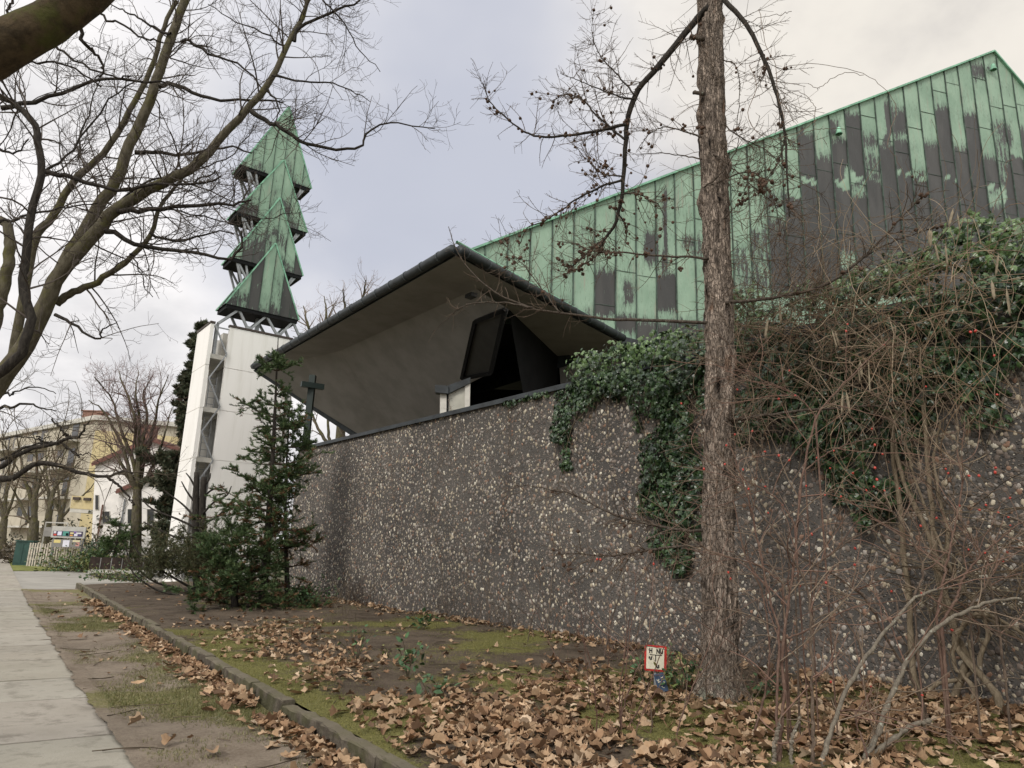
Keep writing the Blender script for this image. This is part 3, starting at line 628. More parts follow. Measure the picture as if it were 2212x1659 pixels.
for k, (a0, L, z0, z1, dp) in enumerate(PYR):
    bo = -.02 + .012 * k; base = [tw(a0, bo, z0), tw(a0 + L, bo, z0), tw(a0 + L, dp, z0), tw(a0, dp, z0)]; ap = tw(a0 + L / 2 + .14, -.16 + .03 * k, z1); m = MB(); smb = MB(); smr = MB()
    for i in range(4):
        p, q = base[i], base[(i + 1) % 4]; ln = np.linalg.norm(q - p); mid = (p + q) / 2; n_ = max(3, int(round(ln / .48))); nrmv = nrm(np.cross(q - p, ap - p)); h = np.linalg.norm(ap - mid)
        ax = (ap - p) @ nrm(q - p) / ln
        for j in range(n_):
            f0, f1 = j / n_, (j + 1) / n_; d0 = r2.uniform(0, 1, 14); run = np.cumsum(r2.normal(0, .25, 15)); heavy = (.55, .3, .55, .1)[3 - k] if k < 3 else .22; heavy = (.88, .86, .70, .58)[k]
            nz = 14; V, D, U = [], [], []; hf = lambda f: (f / ax if f < ax else (1 - f) / (1 - ax)); cols = sorted(set([f0, (f0 + f1) / 2, f1] + ([ax] if f0 < ax < f1 else [])))
            for rr_ in range(nz + 1):
                for f in cols:
                    t = hf(f) * rr_ / nz; pt = p + (q - p) * f + (ap - p - (q - p) * ax) * t; V.append(pt); D.append(np.clip(heavy * .75 + run[rr_] * .42 - t * .85, 0, 1)); U.append((f * ln + k * 7 + i * 3.3, t * h + k * 5))
            nc = len(cols); m.add(V, [[a * nc + b, a * nc + b + 1, (a + 1) * nc + b + 1, (a + 1) * nc + b] for a in range(nz) for b in range(nc - 1)], dark=np.array(D), uv=U)
            if j and hf(f0) > .02:
                e0 = p + (q - p) * f0; smb.beam(e0, e0 + (ap - p - (q - p) * ax) * hf(f0), .025, .05, up=nrmv)
        smr.beam(p, ap, .06, .06)
    roof = m.build('copper_pyramid', M_COPPER, bt); smb.build('pyramid_seam', M_SEAM, roof); smr.build('pyramid_ridge', M_RIM, roof)
    m = MB(); dn_ = np.array([0, 0, -.17]); c = sum(base) / 4; ins = [b + (c - b) * .04 for b in base]; m.prism([b - np.array([0, 0, .004]) for b in ins], dn_); m.build('pyramid_underside', M_BLACK, bt)
    m = MB(); zb = zprev; zt_ = z0 - .15
    legs = [(.05, .35), (.30, .35), (.62, .62), (.64, .95)] if k == 0 else [(.10, .30), (.34, .26), (.80, .70), (.86, .94)]
    for bq in (.12, dp - .12):
        if k == 0:
            for fb, ft in ((-.05, .18), (.34, .20), (.36, .55), (.74, .57), (.76, .92), (1.08, .94)): m.beam(tw(a0 + L * fb, bq, zb), tw(a0 + L * ft, bq, zt_), .10, .10)
            for fb in (.35, .75): m.box(tw(a0 + L * fb - .14, bq - .08, zb - .02), WN * .28, WD * .16, (0, 0, .16))
        else:
            for fb, ft in ((.26, .10), (.33, .22), (.40, .12), (.70, .86), (.64, .90)): m.beam(tw(a0 + L * fb, bq, zb + .2), tw(a0 + L * ft, bq, zt_), .085, .085)
    m.build('strut', M_STEEL, bt); zprev = z0 + (z1 - z0) * .10 + .1
m = MB(); m.beam(tw(1.35, .65, TZ - .5), tw(1.35, .65, PYR[-1][2] + 1), .16); m.build('mast', M_STEEL, bt)
# ------------------------------------------------------------------ bare trees
def tint(n, base, var=.25, rng=RNG): return np.array(base) * rng.uniform(1 - var, 1 + var, (n, 1))
def z1(pts, Y): return [(x * .5, y * .5, Y if not callable(Y) else Y(i)) for i, (x, y) in enumerate(pts)]
def twig_crown(name, P0, R0, parent, mat, levels, col, sides=(4, 3, 3), rng=RNG):
    mb = MB(); PP, RR = P0, R0
    for i, kw in enumerate(levels):
        kw = dict(kw); keep = kw.pop('also', None)
        PP, RR = grow(PP, RR, rng=rng, **kw)
        if len(PP) == 0: break
        mb.tubes(PP, RR, sides[min(i, len(sides) - 1)], col=tint(len(PP), col))
        if keep is not None: pass
    return mb.build(name, mat, parent), PP, RR

# the many-stemmed street tree, left
st = thing('street_tree', 'bare many-stemmed grey tree leaning in from the left, its limbs crossing the bell tower', 'tree', (-9.3, 9.0, 0))
Y1 = 9.0
root = [np.array([-9.3, 9.0, -.1]), np.array([-8.9, 9.0, .6])]
def long_limb(pts, Y, r0, r1, k=34, rooted=False, wob=.008, ex=.8):
    q = [P(x * .5, y * .5, Y) for x, y in pts]
    if rooted: q = root + q
    p = spline(q, k) + RNG.normal(0, wob, (k, 3)); t = np.linspace(0, 1, k); return p, r0 + (r1 - r0) * t ** ex
LA = long_limb([(-330, 1960), (-110, 1780), (0, 1640), (100, 1500), (190, 1330), (260, 1180), (400, 1020), (480, 920), (620, 830), (760, 760), (880, 680), (980, 570), (1090, 450), (1180, 330), (1250, 180), (1310, 60), (1350, -60), (1370, -200)], Y1, .20, .020, 46, True, ex=.55)
LB = long_limb([(150, 1400), (220, 1260), (300, 1100), (420, 900), (500, 780), (570, 600), (640, 450), (690, 300), (750, 130), (800, 0), (850, -160)], Y1 + .5, .095, .058)
LC = long_limb([(20, 1590), (60, 1500), (150, 1050), (230, 930), (330, 770), (460, 650), (560, 480), (640, 320), (700, 150), (760, 0)], Y1 + .9, .072, .030)
LD = long_limb([(240, 1310), (300, 1270), (400, 1230), (520, 1150), (640, 1030), (690, 900), (760, 800), (830, 700), (900, 640)], Y1 + .2, .058, .012)
LR = long_limb([(-260, 900), (0, 950), (40, 1050), (30, 1180), (-10, 1330), (-60, 1500), (-180, 1750)], Y1 + 1.2, .055, .10)
LE = long_limb([(-220, 1830), (-60, 1650), (60, 1560), (120, 1450), (130, 1370), (100, 1230), (120, 1050), (140, 900), (180, 740), (165, 620), (150, 530), (80, 460), (0, 420), (-120, 380)], 7.6, .060, .032)
mb = MB(); pA, rA = LA; mb.tubes(pA[:20], rA[:20] * 1.0, 14); mb.build('trunk', M_BARK_T, st, smooth=True)
mb = MB(); mb.tubes(pA[19:], rA[19:], 10); mb.build('limb', M_BARK_T, st, smooth=True)
for L_ in (LB, LC, LD, LR): mb = MB(); mb.tubes(*L_, 10); mb.build('limb', M_BARK_T, st, smooth=True)
mb = MB(); mb.tubes(*LE, 9); mb.build('limb', M_BARK_D, st, smooth=True)
sec = []
def S(pts, Y, r0, r1, k=16): p, r = long_limb(pts, Y, r0, r1, k, wob=.012); sec.append((p, r))
S([(180, 745), (270, 750), (380, 790), (530, 820), (680, 800), (850, 800), (960, 760)], 7.9, .035, .010)
S([(500, 910), (600, 910), (750, 890), (900, 880), (1010, 885), (1090, 860)], 9.0, .042, .014)
S([(450, 1000), (500, 1010), (600, 1060), (720, 1075), (860, 1090), (980, 1115), (1040, 1070), (1040, 1000)], 8.9, .040, .012)
S([(650, 1010), (760, 1040), (860, 1020), (940, 1000), (1010, 1010)], 9.2, .022, .007)
S([(580, 660), (660, 655), (760, 665), (870, 655), (1000, 640), (1080, 660)], 9.2, .034, .010)
S([(690, 375), (740, 360), (830, 395), (930, 430), (1040, 435), (1180, 435), (1230, 440)], 9.4, .040, .010)
S([(1080, 480), (1150, 520), (1210, 550), (1290, 600), (1370, 635), (1475, 645), (1560, 630), (1580, 580), (1660, 530), (1760, 545), (1880, 560)], 8.8, .036, .007, 24)
S([(780, 175), (830, 185), (900, 230), (1000, 260), (1090, 330), (1150, 400), (1220, 430)], 9.3, .026, .007)
S([(1270, 170), (1290, 120), (1380, 80), (1460, 40), (1560, 0), (1640, -40)], 9.0, .030, .010)
S([(0, 470), (150, 440), (330, 380), (460, 350), (700, 350), (800, 400)], 8.2, .034, .010)
S([(240, 1360), (330, 1410), (420, 1460), (445, 1420), (500, 1390)], 8.8, .024, .006)
S([(565, 1100), (575, 1110), (610, 1190), (655, 1280)], 9.0, .014, .005)
S([(0, 960), (130, 930), (260, 900), (420, 880)], 8.0, .020, .007)
S([(520, 870), (640, 780), (760, 760), (900, 720), (1010, 660), (1100, 540)], 9.1, .018, .006)
S([(1180, 330), (1300, 350), (1420, 360), (1520, 390), (1600, 440)], 8.9, .018, .005)
S([(1230, 200), (1210, 190), (1120, 130), (1010, 90), (900, 20)], 9.0, .018, .006)
S([(1150, 380), (1200, 470), (1190, 530)], 8.9, .018, .007, 8)
S([(740, 150), (650, 110), (560, 60), (480, 20)], 9.4, .024, .008)
S([(350, 640), (340, 680), (350, 560), (380, 500), (420, 360), (470, 200)], 9.8, .02, .006)
S([(840, 790), (930, 740), (945, 790), (890, 830), (800, 850)], 9.0, .012, .005)
S([(180, 730), (230, 720), (330, 620), (480, 420), (620, 330)], 8.2, .022, .007)
S([(0, 640), (60, 660), (120, 600)], 8.4, .02, .008, 8)
S([(1340, -30), (1420, 30), (1500, 120), (1560, 230), (1640, 300)], 9.0, .016, .005)
S([(700, 900), (860, 930), (1010, 960), (1150, 940), (1300, 920)], 9.1, .013, .004)
mb = MB()
for p, r in sec: mb.tubes(p, r, 7)
mb.build('side_branch', M_BARK_D, st, smooth=True)
def samek(items, k=24):
    a = []
    for p, r in items:
        t = np.linspace(0, 1, len(p)); tn = np.linspace(0, 1, k); a.append((np.stack([np.interp(tn, t, p[:, i]) for i in range(3)], 1), np.interp(tn, t, r)))
    return bundle(a)
rgT = np.random.default_rng(41)
BP, BR = samek(sec); MPt, MR = samek([(pA[14:], rA[14:]), (LB[0][6:], LB[1][6:]), (LC[0][8:], LC[1][8:]), LD, (LE[0][6:], LE[1][6:])], 40)
g1, q1 = grow(MPt, MR, 6.5, .05, 1, (.5, 1.7), (35, 80), 9, .10, (0, 0, .03), rr=.35, rmax=.013, r1=.0034, tf=.3, rng=rgT)
g2, q2 = grow(BP, BR, 9.5, .1, 1, (.3, 1.1), (30, 75), 8, .10, (0, 0, .03), rr=.45, rmax=.009, r1=.0030, tf=.3, rng=rgT)
mbt = MB(); tc_ = (.082, .068, .058)
for a, b_ in ((g1, q1), (g2, q2)): mbt.tubes(a, b_, 4, col=tint(len(a), tc_))
for a, b_, de in ((g1, q1, 8.5), (g2, q2, 10)):
    h, hr = grow(a, b_, de, .15, 1, (.14, .55), (30, 70), 8, .13, (0, 0, .09), rr=.6, rmax=.0045, r1=.0019, tf=.35, rng=rgT)
    mbt.tubes(h, hr, 3, col=tint(len(h), tc_))
    h2, hr2 = grow(h, hr, 10, .2, 1, (.06, .22), (30, 65), 5, .12, (0, 0, .14), rr=.8, rmax=.0028, r1=.0016, tf=.3, rng=rgT)
    mbt.tubes(h2, hr2, 3, col=tint(len(h2), tc_))
mbt.build('crown', M_TWIG, st)

# mossy bough of the nearest tree, top left corner
nt_ = thing('mossy_tree', 'thick mossy bough of a near tree cutting across the top left corner', 'tree', (-6.0, 3.4, 0))
q = [np.array([-6.0, 3.4, -.1]), np.array([-5.9, 3.4, 1.5]), np.array([-5.3, 3.5, 3.0])] + [P(x, y, 4.0) for x, y in ((-420, 330), (-200, 215), (0, 104), (100, 52), (200, -20), (320, -130), (460, -280))]
p = spline(q, 44); r = np.interp(np.linspace(0, 1, 44), [0, .12, .35, .50, .75, 1], [.34, .27, .20, .15, .120, .09]); mb = MB()
S_ = 26; T = nrm(np.gradient(p, axis=0)); u = nrm(np.cross(T, [0, 1, .2])); w = np.cross(T, u); V = []
for i in range(44):
    for j in range(S_):
        a = j * 2 * math.pi / S_; d = math.cos(a) * u[i] + math.sin(a) * w[i]; c = p[i] + d * r[i]
        V.append(p[i] + d * r[i] * (1 + .12 * mnoise.noise(Vector(c * 3.2)) + .07 * mnoise.noise(Vector(c * 9)) + .05 * mnoise.noise(Vector(c * 22))))
mb.add(V, [[i * S_ + j, (i + 1) * S_ + j, (i + 1) * S_ + (j + 1) % S_, i * S_ + (j + 1) % S_] for i in range(43) for j in range(S_)]); mb.build('trunk', M_BARK_M, nt_, smooth=True)
bs = [long_limb(a, Y, r0, .006, 14) for a, Y, r0 in (([(340, 120), (370, 190), (420, 240), (440, 290), (435, 330)], 4.2, .014), ([(230, 190), (300, 240), (420, 310), (500, 330), (560, 330)], 4.6, .010), ([(60, 290), (150, 270), (280, 280), (430, 370)], 4.4, .010), ([(420, 60), (520, 100), (620, 160), (700, 180)], 4.4, .009), ([(-20, 200), (30, 60), (60, -40)], 4.2, .014))]
mb = MB()
for a, b_ in bs: mb.tubes(a, b_, 6, col=tint(1, (.035, .028, .022)))
h, hr = grow(*samek(bs, 14), 9, .1, 1, (.2, .6), (25, 60), 7, .10, (0, 0, .02), rr=.5, rmax=.003, r1=.0011, tf=.3); mb.tubes(h, hr, 3, col=tint(len(h), (.06, .05, .045)))
h2, hr2 = grow(h, hr, 10, .2, 1, (.06, .2), (25, 60), 4, .08, (0, 0, .08), rr=.8, rmax=.0016, r1=.0008); mb.tubes(h2, hr2, 3, col=tint(len(h2), (.07, .058, .05))); mb.build('crown', M_TWIG, nt_)

# next street tree along the pavement: only its drooping boughs show at the left edge
z7 = lambda pts: [(2 * (.1984 * x), 2 * (768 + .1984 * y)) for x, y in pts]
ft = thing('far_street_tree', 'bare street tree at the left edge, its low boughs crossing the yellow flats', 'tree', (-14.2, 15.0, 0))
mb = MB(); p = spline([np.array([-14.2, 15, -.1]), np.array([-14.0, 15, 1.2]), np.array([-13.6, 15, 3.0]), np.array([-13.8, 15.3, 6]), np.array([-13.2, 15.5, 9])], 20); mb.tubes(p, np.linspace(.32, .14, 20), 12); mb.build('trunk', M_BARK_T, ft, smooth=True)
fl = []
for pts, r0, r1 in (([(-1400, 1560), (-500, 1400), (0, 1350), (150, 1330), (400, 1180), (500, 1165), (700, 1225), (900, 1290), (1170, 1310), (1330, 1265), (1440, 1270)], .085, .018), ([(-1300, 1500), (-500, 1330), (0, 1220), (150, 1100), (400, 1000), (600, 960), (750, 900), (860, 870), (930, 770), (970, 710)], .075, .016),
                    ([(-1200, 700), (-400, 600), (0, 570), (150, 560), (330, 525), (450, 570), (600, 600)], .05, .010), ([(0, 1150), (300, 990), (500, 960), (700, 980), (820, 1080), (870, 1120)], .03, .010), ([(1170, 1310), (1300, 1420), (1420, 1560), (1460, 1640)], .030, .016), ([(560, 690), (640, 770), (700, 850), (760, 890)], .018, .02), ([(-300, 300), (100, 420), (150, 400), (400, 340), (620, 420)], .03, .008), ([(400, 880), (480, 940), (600, 960)], .014, .02),
                    ([(700, 985), (820, 1060), (900, 1080), (980, 1060), (1060, 1120)], .018, .006), ([(-200, 850), (0, 900), (200, 880), (420, 910), (560, 870)], .02, .007)):
    fl.append(long_limb(z7(pts), 14.5, r0, r1, 22, wob=.015))
mb = MB()
for a, b_ in fl: mb.tubes(a, b_, 8)
mb.build('limb', M_BARK_D, ft, smooth=True)
FP, FR = samek(fl, 22); rg = np.random.default_rng(77); mb = MB(); cf = (.085, .070, .050)
g, q_ = grow(FP, FR, 3.4, .15, 1, (.5, 1.7), (30, 80), 8, .11, (0, 0, .04), rr=.4, rmax=.014, r1=.004, tf=.2, rng=rg); mb.tubes(g, q_, 4, col=tint(len(g), cf))
h, hr = grow(g, q_, 6, .1, 1, (.2, .8), (30, 70), 6, .10, (0, 0, .04), rr=.6, rmax=.006, r1=.0028, tf=.3, rng=rg); mb.tubes(h, hr, 3, col=tint(len(h), cf))
h2, hr2 = grow(h, hr, 6, .2, 1, (.1, .3), (30, 60), 4, .08, (0, 0, .08), rr=.8, rmax=.004, r1=.0022, rng=rg); mb.tubes(h2, hr2, 3, col=tint(len(h2), cf)); mb.build('crown', M_TWIG, ft)

# bare trees farther off
def bare_tree(label, base_px, Y, limbs, r0, col, dens, lens, group=None, bark=None, lv3=True, name='bare_tree', seed=1, trunk=None):
    b0 = P(*base_px, Y); b0 = np.array([b0[0], b0[1], -.1]); t = thing(name, label, 'tree', b0, group); rg = np.random.default_rng(seed)
    fork = P(*(trunk or (base_px[0], base_px[1] - 60)), Y); mb = MB(); mb.tubes(spline([b0, b0 * .4 + fork * .6 + rg.normal(0, .03, 3), fork + np.array([0, 0, .15])], 10), np.linspace(r0 * 1.25, r0 * .8, 10), 10); mb.build('trunk', bark or M_BARK_T, t, smooth=True)
    ls = []
    for pts in limbs:
        q = [fork] + [P(x, y, Y + rg.normal(0, .8) * (i + 1) / len(pts)) for i, (x, y) in enumerate(pts)]
        p = spline(q, 20) + rg.normal(0, .02, (20, 3)); ls.append((p, np.linspace(r0 * .55, r0 * .07, 20)))
    LP, LRr = bundle(ls); mb = MB(); mb.tubes(LP, LRr, 7); mb.build('limb', bark or M_BARK_T, t, smooth=True)
    mb = MB(); g, q = grow(LP, LRr, dens, .2, 1, lens, (25, 65), 8, .09, (0, 0, .06), rr=.5, rmax=r0 * .2, r1=.008, tf=.45, rng=rg); mb.tubes(g, q, 4, col=tint(len(g), col))
    h, hr = grow(g, q, dens * 1.7, .15, 1, (lens[0] * .5, lens[1] * .5), (25, 60), 6, .09, (0, 0, .05), rr=.6, rmax=.012, r1=.005, tf=.3, rng=rg); mb.tubes(h, hr, 3, col=tint(len(h), col))
    if lv3: h2, hr2 = grow(h, hr, dens * 2.2, .2, 1, (lens[0] * .25, lens[1] * .25), (25, 60), 4, .08, (0, 0, .06), rr=.8, rmax=.008, r1=.0045, rng=rg); mb.tubes(h2, hr2, 3, col=tint(len(h2), tuple(np.array(col) * np.array([1.25, 1.0, 1.0])))) 
    mb.build('crown', M_TWIG, t); return t
bare_tree('bare multi-stemmed tree fanning upward in front of the white house', (298, 1190), 38, [[(288, 1000), (262, 930), (240, 860), (205, 815)], [(296, 960), (290, 900), (266, 830), (255, 800)], [(299, 980), (300, 900), (292, 850), (300, 800)], [(304, 980), (318, 900), (310, 850), (330, 812)], [(310, 1000), (332, 920), (345, 860), (365, 808)], [(280, 1020), (262, 960), (225, 890), (190, 865)], [(312, 1040), (340, 985), (358, 930), (372, 880)], [(285, 1045), (262, 1000), (245, 975), (222, 950)]], .25, (.15, .11, .10), 2.6, (.9, 3.0), seed=3, trunk=(296, 1060))
bare_tree('bare brown tree with a fat stump-like trunk left of the notice board', (76, 1185), 47, [[(74, 1080), (78, 1030), (80, 985), (70, 930)], [(60, 1120), (40, 1080), (25, 1050)], [(80, 1060), (95, 1010), (110, 960)], [(70, 1090), (55, 1040), (45, 990), (35, 930)]], .32, (.14, .11, .08), 1.6, (1.2, 3.2), seed=5, trunk=(74, 1130))
bare_tree('bare brown tree with a slanting trunk rising behind the notice board', (92, 1190), 46, [[(112, 1080), (122, 1040), (132, 1000), (150, 960)], [(115, 1060), (150, 1020), (185, 985)], [(108, 1090), (100, 1030), (98, 960)], [(120, 1045), (140, 1040), (175, 1030)]], .24, (.14, .11, .08), 1.6, (1.2, 3.0), seed=6, trunk=(106, 1105))
bare_tree('pale twiggy tree crown showing over the canopy gutter', (740, 1050), 44, [[(690, 760), (665, 700), (655, 660)], [(700, 740), (705, 680), (700, 640)], [(735, 720), (745, 660), (740, 625)], [(770, 720), (785, 640), (790, 605)], [(800, 760), (830, 700), (850, 660)], [(720, 800), (700, 720), (725, 650)]], .34, (.19, .145, .115), 1.3, (1.2, 3.0), seed=8, trunk=(738, 900))
bare_tree('bare tree with a slanting bough seen under the canopy behind the cross', (700, 1010), 40, [[(690, 930), (668, 880), (650, 850)], [(740, 960), (760, 935), (790, 900)], [(710, 940), (706, 880), (700, 840)]], .22, (.13, .10, .075), 1.6, (.8, 2.2), seed=9, trunk=(718, 975))
bare_tree('thin bare tree at the far left edge beyond the garden path', (8, 1170), 58, [[(12, 1080), (20, 1000), (5, 930)], [(2, 1090), (-20, 1020), (-30, 960)], [(20, 1100), (40, 1040), (60, 1000)], [(15, 1060), (35, 990), (50, 930)]], .30, (.14, .115, .08), 1.1, (1.5, 3.6), seed=10, trunk=(9, 1125))
bare_tree('bare tree in front of the grey balcony front of the flats', (130, 1175), 62, [[(128, 1080), (120, 1000), (100, 930)], [(140, 1080), (160, 1000), (170, 940)], [(125, 1100), (90, 1020), (70, 960)], [(150, 1100), (190, 1060), (215, 1030)]], .26, (.14, .115, .08), 1.1, (1.4, 3.6), seed=12, trunk=(131, 1120))

# ------------------------------------------------------------------ conifers
NEEDLE_V = [(0, -.5, 0), (1, 0, .05), (0, .5, 0)]
def sprigs(mb, PP, per, ln, wd, col, rng, lift=.35, droop=0.0):
    N, k, _ = PP.shape; M_ = N * per; idx = np.repeat(np.arange(N), per); t = rng.uniform(.05, 1, M_) * (k - 1); i = np.minimum(t.astype(int), k - 2); f = (t - i)[:, None]
    base = PP[idx, i] * (1 - f) + PP[idx, i + 1] * f; T = nrm(PP[idx, i + 1] - PP[idx, i]); v = rng.normal(0, 1, (M_, 3)); v[:, 2] = np.abs(v[:, 2]) * .6
    perp = nrm(v - (v * T).sum(1, keepdims=True) * T); X = nrm(T * .8 + perp * .9 + np.array([0, 0, -droop])); Yv = np.cross(X, rng.normal(0, 1, (M_, 3)))
    c = np.array(col)[rng.integers(0, len(col), M_)] * rng.uniform(.7, 1.35, (M_, 1)); sz = np.stack([rng.uniform(.7, 1.2, M_) * ln, rng.uniform(.7, 1.2, M_) * wd, np.full(M_, ln)], 1)
    mb.leaves(NEEDLE_V, [[0, 1, 2]], base, X, Yv, sz, c)
GRN = [(.058, .098, .036), (.075, .120, .044), (.044, .076, .033), (.098, .130, .050)]; BRN = [(.16, .088, .042), (.125, .072, .038)]
def spruce(label, base_px, top_px, Y, width, nwh, seed, pal, brown=.1, name='spruce', lean=0, per=40, gap=None, ln=.075, wd=.013, z0=.25, prof=None):
    rg = np.random.default_rng(seed); b0 = P(*base_px, Y); b0[2] = bedz(b0[0], b0[1]) - .05 if Y < 25 else 0; tp = P(*top_px, Y); H = tp[2] - b0[2]
    t = thing(name, label, 'tree', b0); mb = MB(); tr = spline([b0, b0 * .5 + tp * .5 + rg.normal(0, .05, 3), tp], 24); mb.tubes(tr, np.linspace(.085, .008, 24) * (width / 2.2) ** .5 * 1.25, 9); mb.build('trunk', M_BARK_D, t, smooth=True)
    bp, blen = [], []
    for w in range(nwh):
        f = z0 / H + (1 - z0 / H) * (w + rg.uniform(-.3, .3)) / nwh; f = min(max(f, .02), .985); L = width * (prof(f) if prof else (1 - f) ** .85 * (.8 + .35 * math.sin(w * 2.3)) + .04)
        for b in range(rg.integers(4, 7)):
            a = rg.uniform(0, 2 * math.pi)
            if gap and gap(f, a, rg): continue
            up = .30 * f + rg.uniform(-.22, .12) - .16 * (1 - f); d = np.array([math.cos(a), math.sin(a), up]); ii = f * 23; c = tr[int(ii)]; bp.append((c, d, L * rg.uniform(.6, 1.15)))
    st_ = np.array([q[0] for q in bp]); dd = np.array([q[1] for q in bp]); LL = np.array([q[2] for q in bp])
    B = walk(st_, dd, LL, 9, .035, (0, 0, .045), rg); BRr = np.linspace(1, .25, 9)[None] * (.010 + .012 * (LL / width))[:, None]; mb = MB(); mb.tubes(B, BRr, 4, col=tint(len(B), (.07, .052, .038)))
    s1, sr = grow(B, BRr, 11, .15, 1, (.18, .62), (35, 70), 6, .05, (0, 0, .015), rr=.5, rmax=.006, r1=.002, tf=.45, rng=rg, flat=(1, 1, .35)); mb.tubes(s1, sr, 3, col=tint(len(s1), (.07, .05, .035)))
    s2, sr2 = grow(s1, sr, 9, .15, 1, (.08, .22), (30, 60), 4, .05, (0, 0, 0), rr=.7, rmax=.003, r1=.0015, tf=.3, rng=rg, flat=(1, 1, .5)); mb.build('branch', M_TWIG, t)
    mb = MB(); br = rg.uniform(0, 1, len(B))
    for arr, pn in ((s1, per), (s2, int(per * .42)), (B[:, 3:], per)):
        m_ = rg.uniform(0, 1, len(arr)); z = (arr[:, 0, 2] - b0[2]) / H; isb = m_ < brown * np.clip(1.8 - z * 2.2, .1, 1.6)
        if (~isb).any(): sprigs(mb, arr[~isb], pn, ln, wd, pal, rg)
        if isb.any(): sprigs(mb, arr[isb], pn // 2, ln, wd, BRN, rg)
    mb.build('crown', M_NEEDLE, t); return t
spruce('young spruce with brown inner needles in front of the white bell tower', (566, 1310), (601, 728), 16.9, 2.05, 21, 21, GRN, .32, per=62, wd=.018, prof=lambda f: (1 - f) ** .92 * (.78 + .5 * math.sin(f * 37)) + .05)
spruce('bushy low conifer with browning tips between the spruce and the pebble wall', (622, 1300), (628, 850), 17.6, .85, 13, 22, GRN, .40, per=58, wd=.017, name='young_conifer', prof=lambda f: .55 + .5 * math.sin(f * 3) * (1 - f * .6))
spruce('low spreading green conifer at the foot of the young spruce', (505, 1330), (500, 1130), 16.2, 1.55, 8, 23, GRN, .10, per=60, wd=.018, name='young_conifer', z0=.08, prof=lambda f: (1 - f) ** .6 + .06)
spruce('tall dark pine standing left behind the bell tower', (396, 1225), (434, 685), 38, 3.2, 46, 24, [(.070, .088, .050), (.090, .100, .060), (.125, .112, .072), (.055, .072, .046)], .02, name='pine_tree', per=60, ln=.28, wd=.10, z0=2.0, prof=lambda f: (1 - f) ** .95 * (.8 + .35 * math.sin(f * 21)) + .03)
spruce('feathery green conifer shrub right of the notice board', (243, 1205), (262, 1118), 37, 1.6, 7, 25, [(.055, .095, .03), (.075, .115, .035), (.04, .07, .025)], .02, name='conifer_shrub', per=24, ln=.13, wd=.03, z0=.1, prof=lambda f: .9 * (1 - f) ** .6 + .08)
# old lopped conifer: two bare stems with stubs over a skirt of dark green
rg = np.random.default_rng(31); lb = P(430, 1290, 21.0); lb[2] = bedz(lb[0], lb[1]) - .05
lc = thing('lopped_conifer', 'lopped conifer with two bare dark stems and stubs above a feathery green skirt', 'tree', lb)
mb = MB(); stems = []
for pts in ([(428, 1290), (424, 1180), (423, 1090), (425, 1020)], [(436, 1290), (438, 1180), (437, 1090), (441, 1030)]):
    p = spline([P(x, y, 21.0) for x, y in pts], 18); stems.append((p, np.linspace(.13, .075, 18)))
SP, SR = bundle(stems); 
for p, r in stems: mb = MB(); mb.tubes(p, r, 9, closed=True); mb.build('trunk', M_BARK_D, lc, smooth=True)
stub = [([(423, 1120), (395, 1090), (355, 1060)], 20.6), ([(424, 1140), (380, 1120), (330, 1100), (300, 1072)], 20.8), ([(438, 1110), (462, 1085), (490, 1070), (500, 1050)], 20.9), ([(424, 1090), (404, 1062), (392, 1040)], 21.1), ([(437, 1080), (455, 1060), (485, 1050)], 21.2), ([(425, 1060), (412, 1035), (402, 1022)], 21), ([(423, 1160), (380, 1160), (335, 1140), (310, 1128)], 20.6), ([(440, 1130), (470, 1115), (500, 1085), (520, 1058)], 20.5), ([(441, 1050), (452, 1035), (455, 1022)], 21),
        ([(430, 1290), (380, 1270), (330, 1255), (285, 1215), (270, 1180)], 20.2), ([(430, 1280), (370, 1245), (320, 1215), (290, 1180), (282, 1150)], 20.6), ([(426, 1250), (390, 1215), (350, 1190), (330, 1150)], 20.8), ([(430, 1290), (370, 1283), (330, 1270), (290, 1240), (272, 1205)], 20.0)]
sl_ = [(spline([P(x, y, d) for x, y in pts], 14), np.linspace(.035, .016, 14)) for pts, d in stub]; XP, XR = bundle(sl_); mb = MB(); mb.tubes(XP, XR, 6, closed=True)
g, q = grow(XP[:9], XR[:9], 5, .3, 1, (.12, .35), (30, 70), 5, .1, (0, 0, .03), rr=.4, rmax=.006, r1=.003, rng=rg); mb.tubes(g, q, 3); mb.build('branch', M_BARK_D, lc, smooth=True)
n = 300; px = np.stack([300 + 180 * rg.uniform(0, 1, n) ** .8, 1180 + 80 * np.sqrt(rg.uniform(0, 1, n)) - rg.uniform(0, 1, n) ** 2 * 35], 1); px[:, 1] += np.clip(300 - px[:, 0], 0, 60) * -.15
stt = np.array([P(x, y, 21 + rg.uniform(-1.4, 1.2)) for x, y in px]); dd = rg.normal(0, .8, (n, 3)); dd[:, 2] = np.abs(dd[:, 2]) + .25
F_ = walk(stt, dd, rg.uniform(.35, .85, n), 7, .06, (0, 0, .02), rg); mb = MB(); s1, sr = grow(F_, np.full((n, 7), .004), 12, .1, 1, (.10, .35), (30, 60), 5, .06, rr=.6, r1=.002, tf=.3, rng=rg); mb.tubes(F_, np.full((n, 7), .005), 3, col=tint(n, (.05, .045, .025)))
GO = [(.060, .072, .030), (.085, .088, .038), (.045, .060, .026), (.10, .085, .045)]; sprigs(mb, F_, 30, .085, .016, GO, rg); sprigs(mb, s1, 22, .075, .015, GO, rg); mb.build('crown', M_NEEDLE, lc)

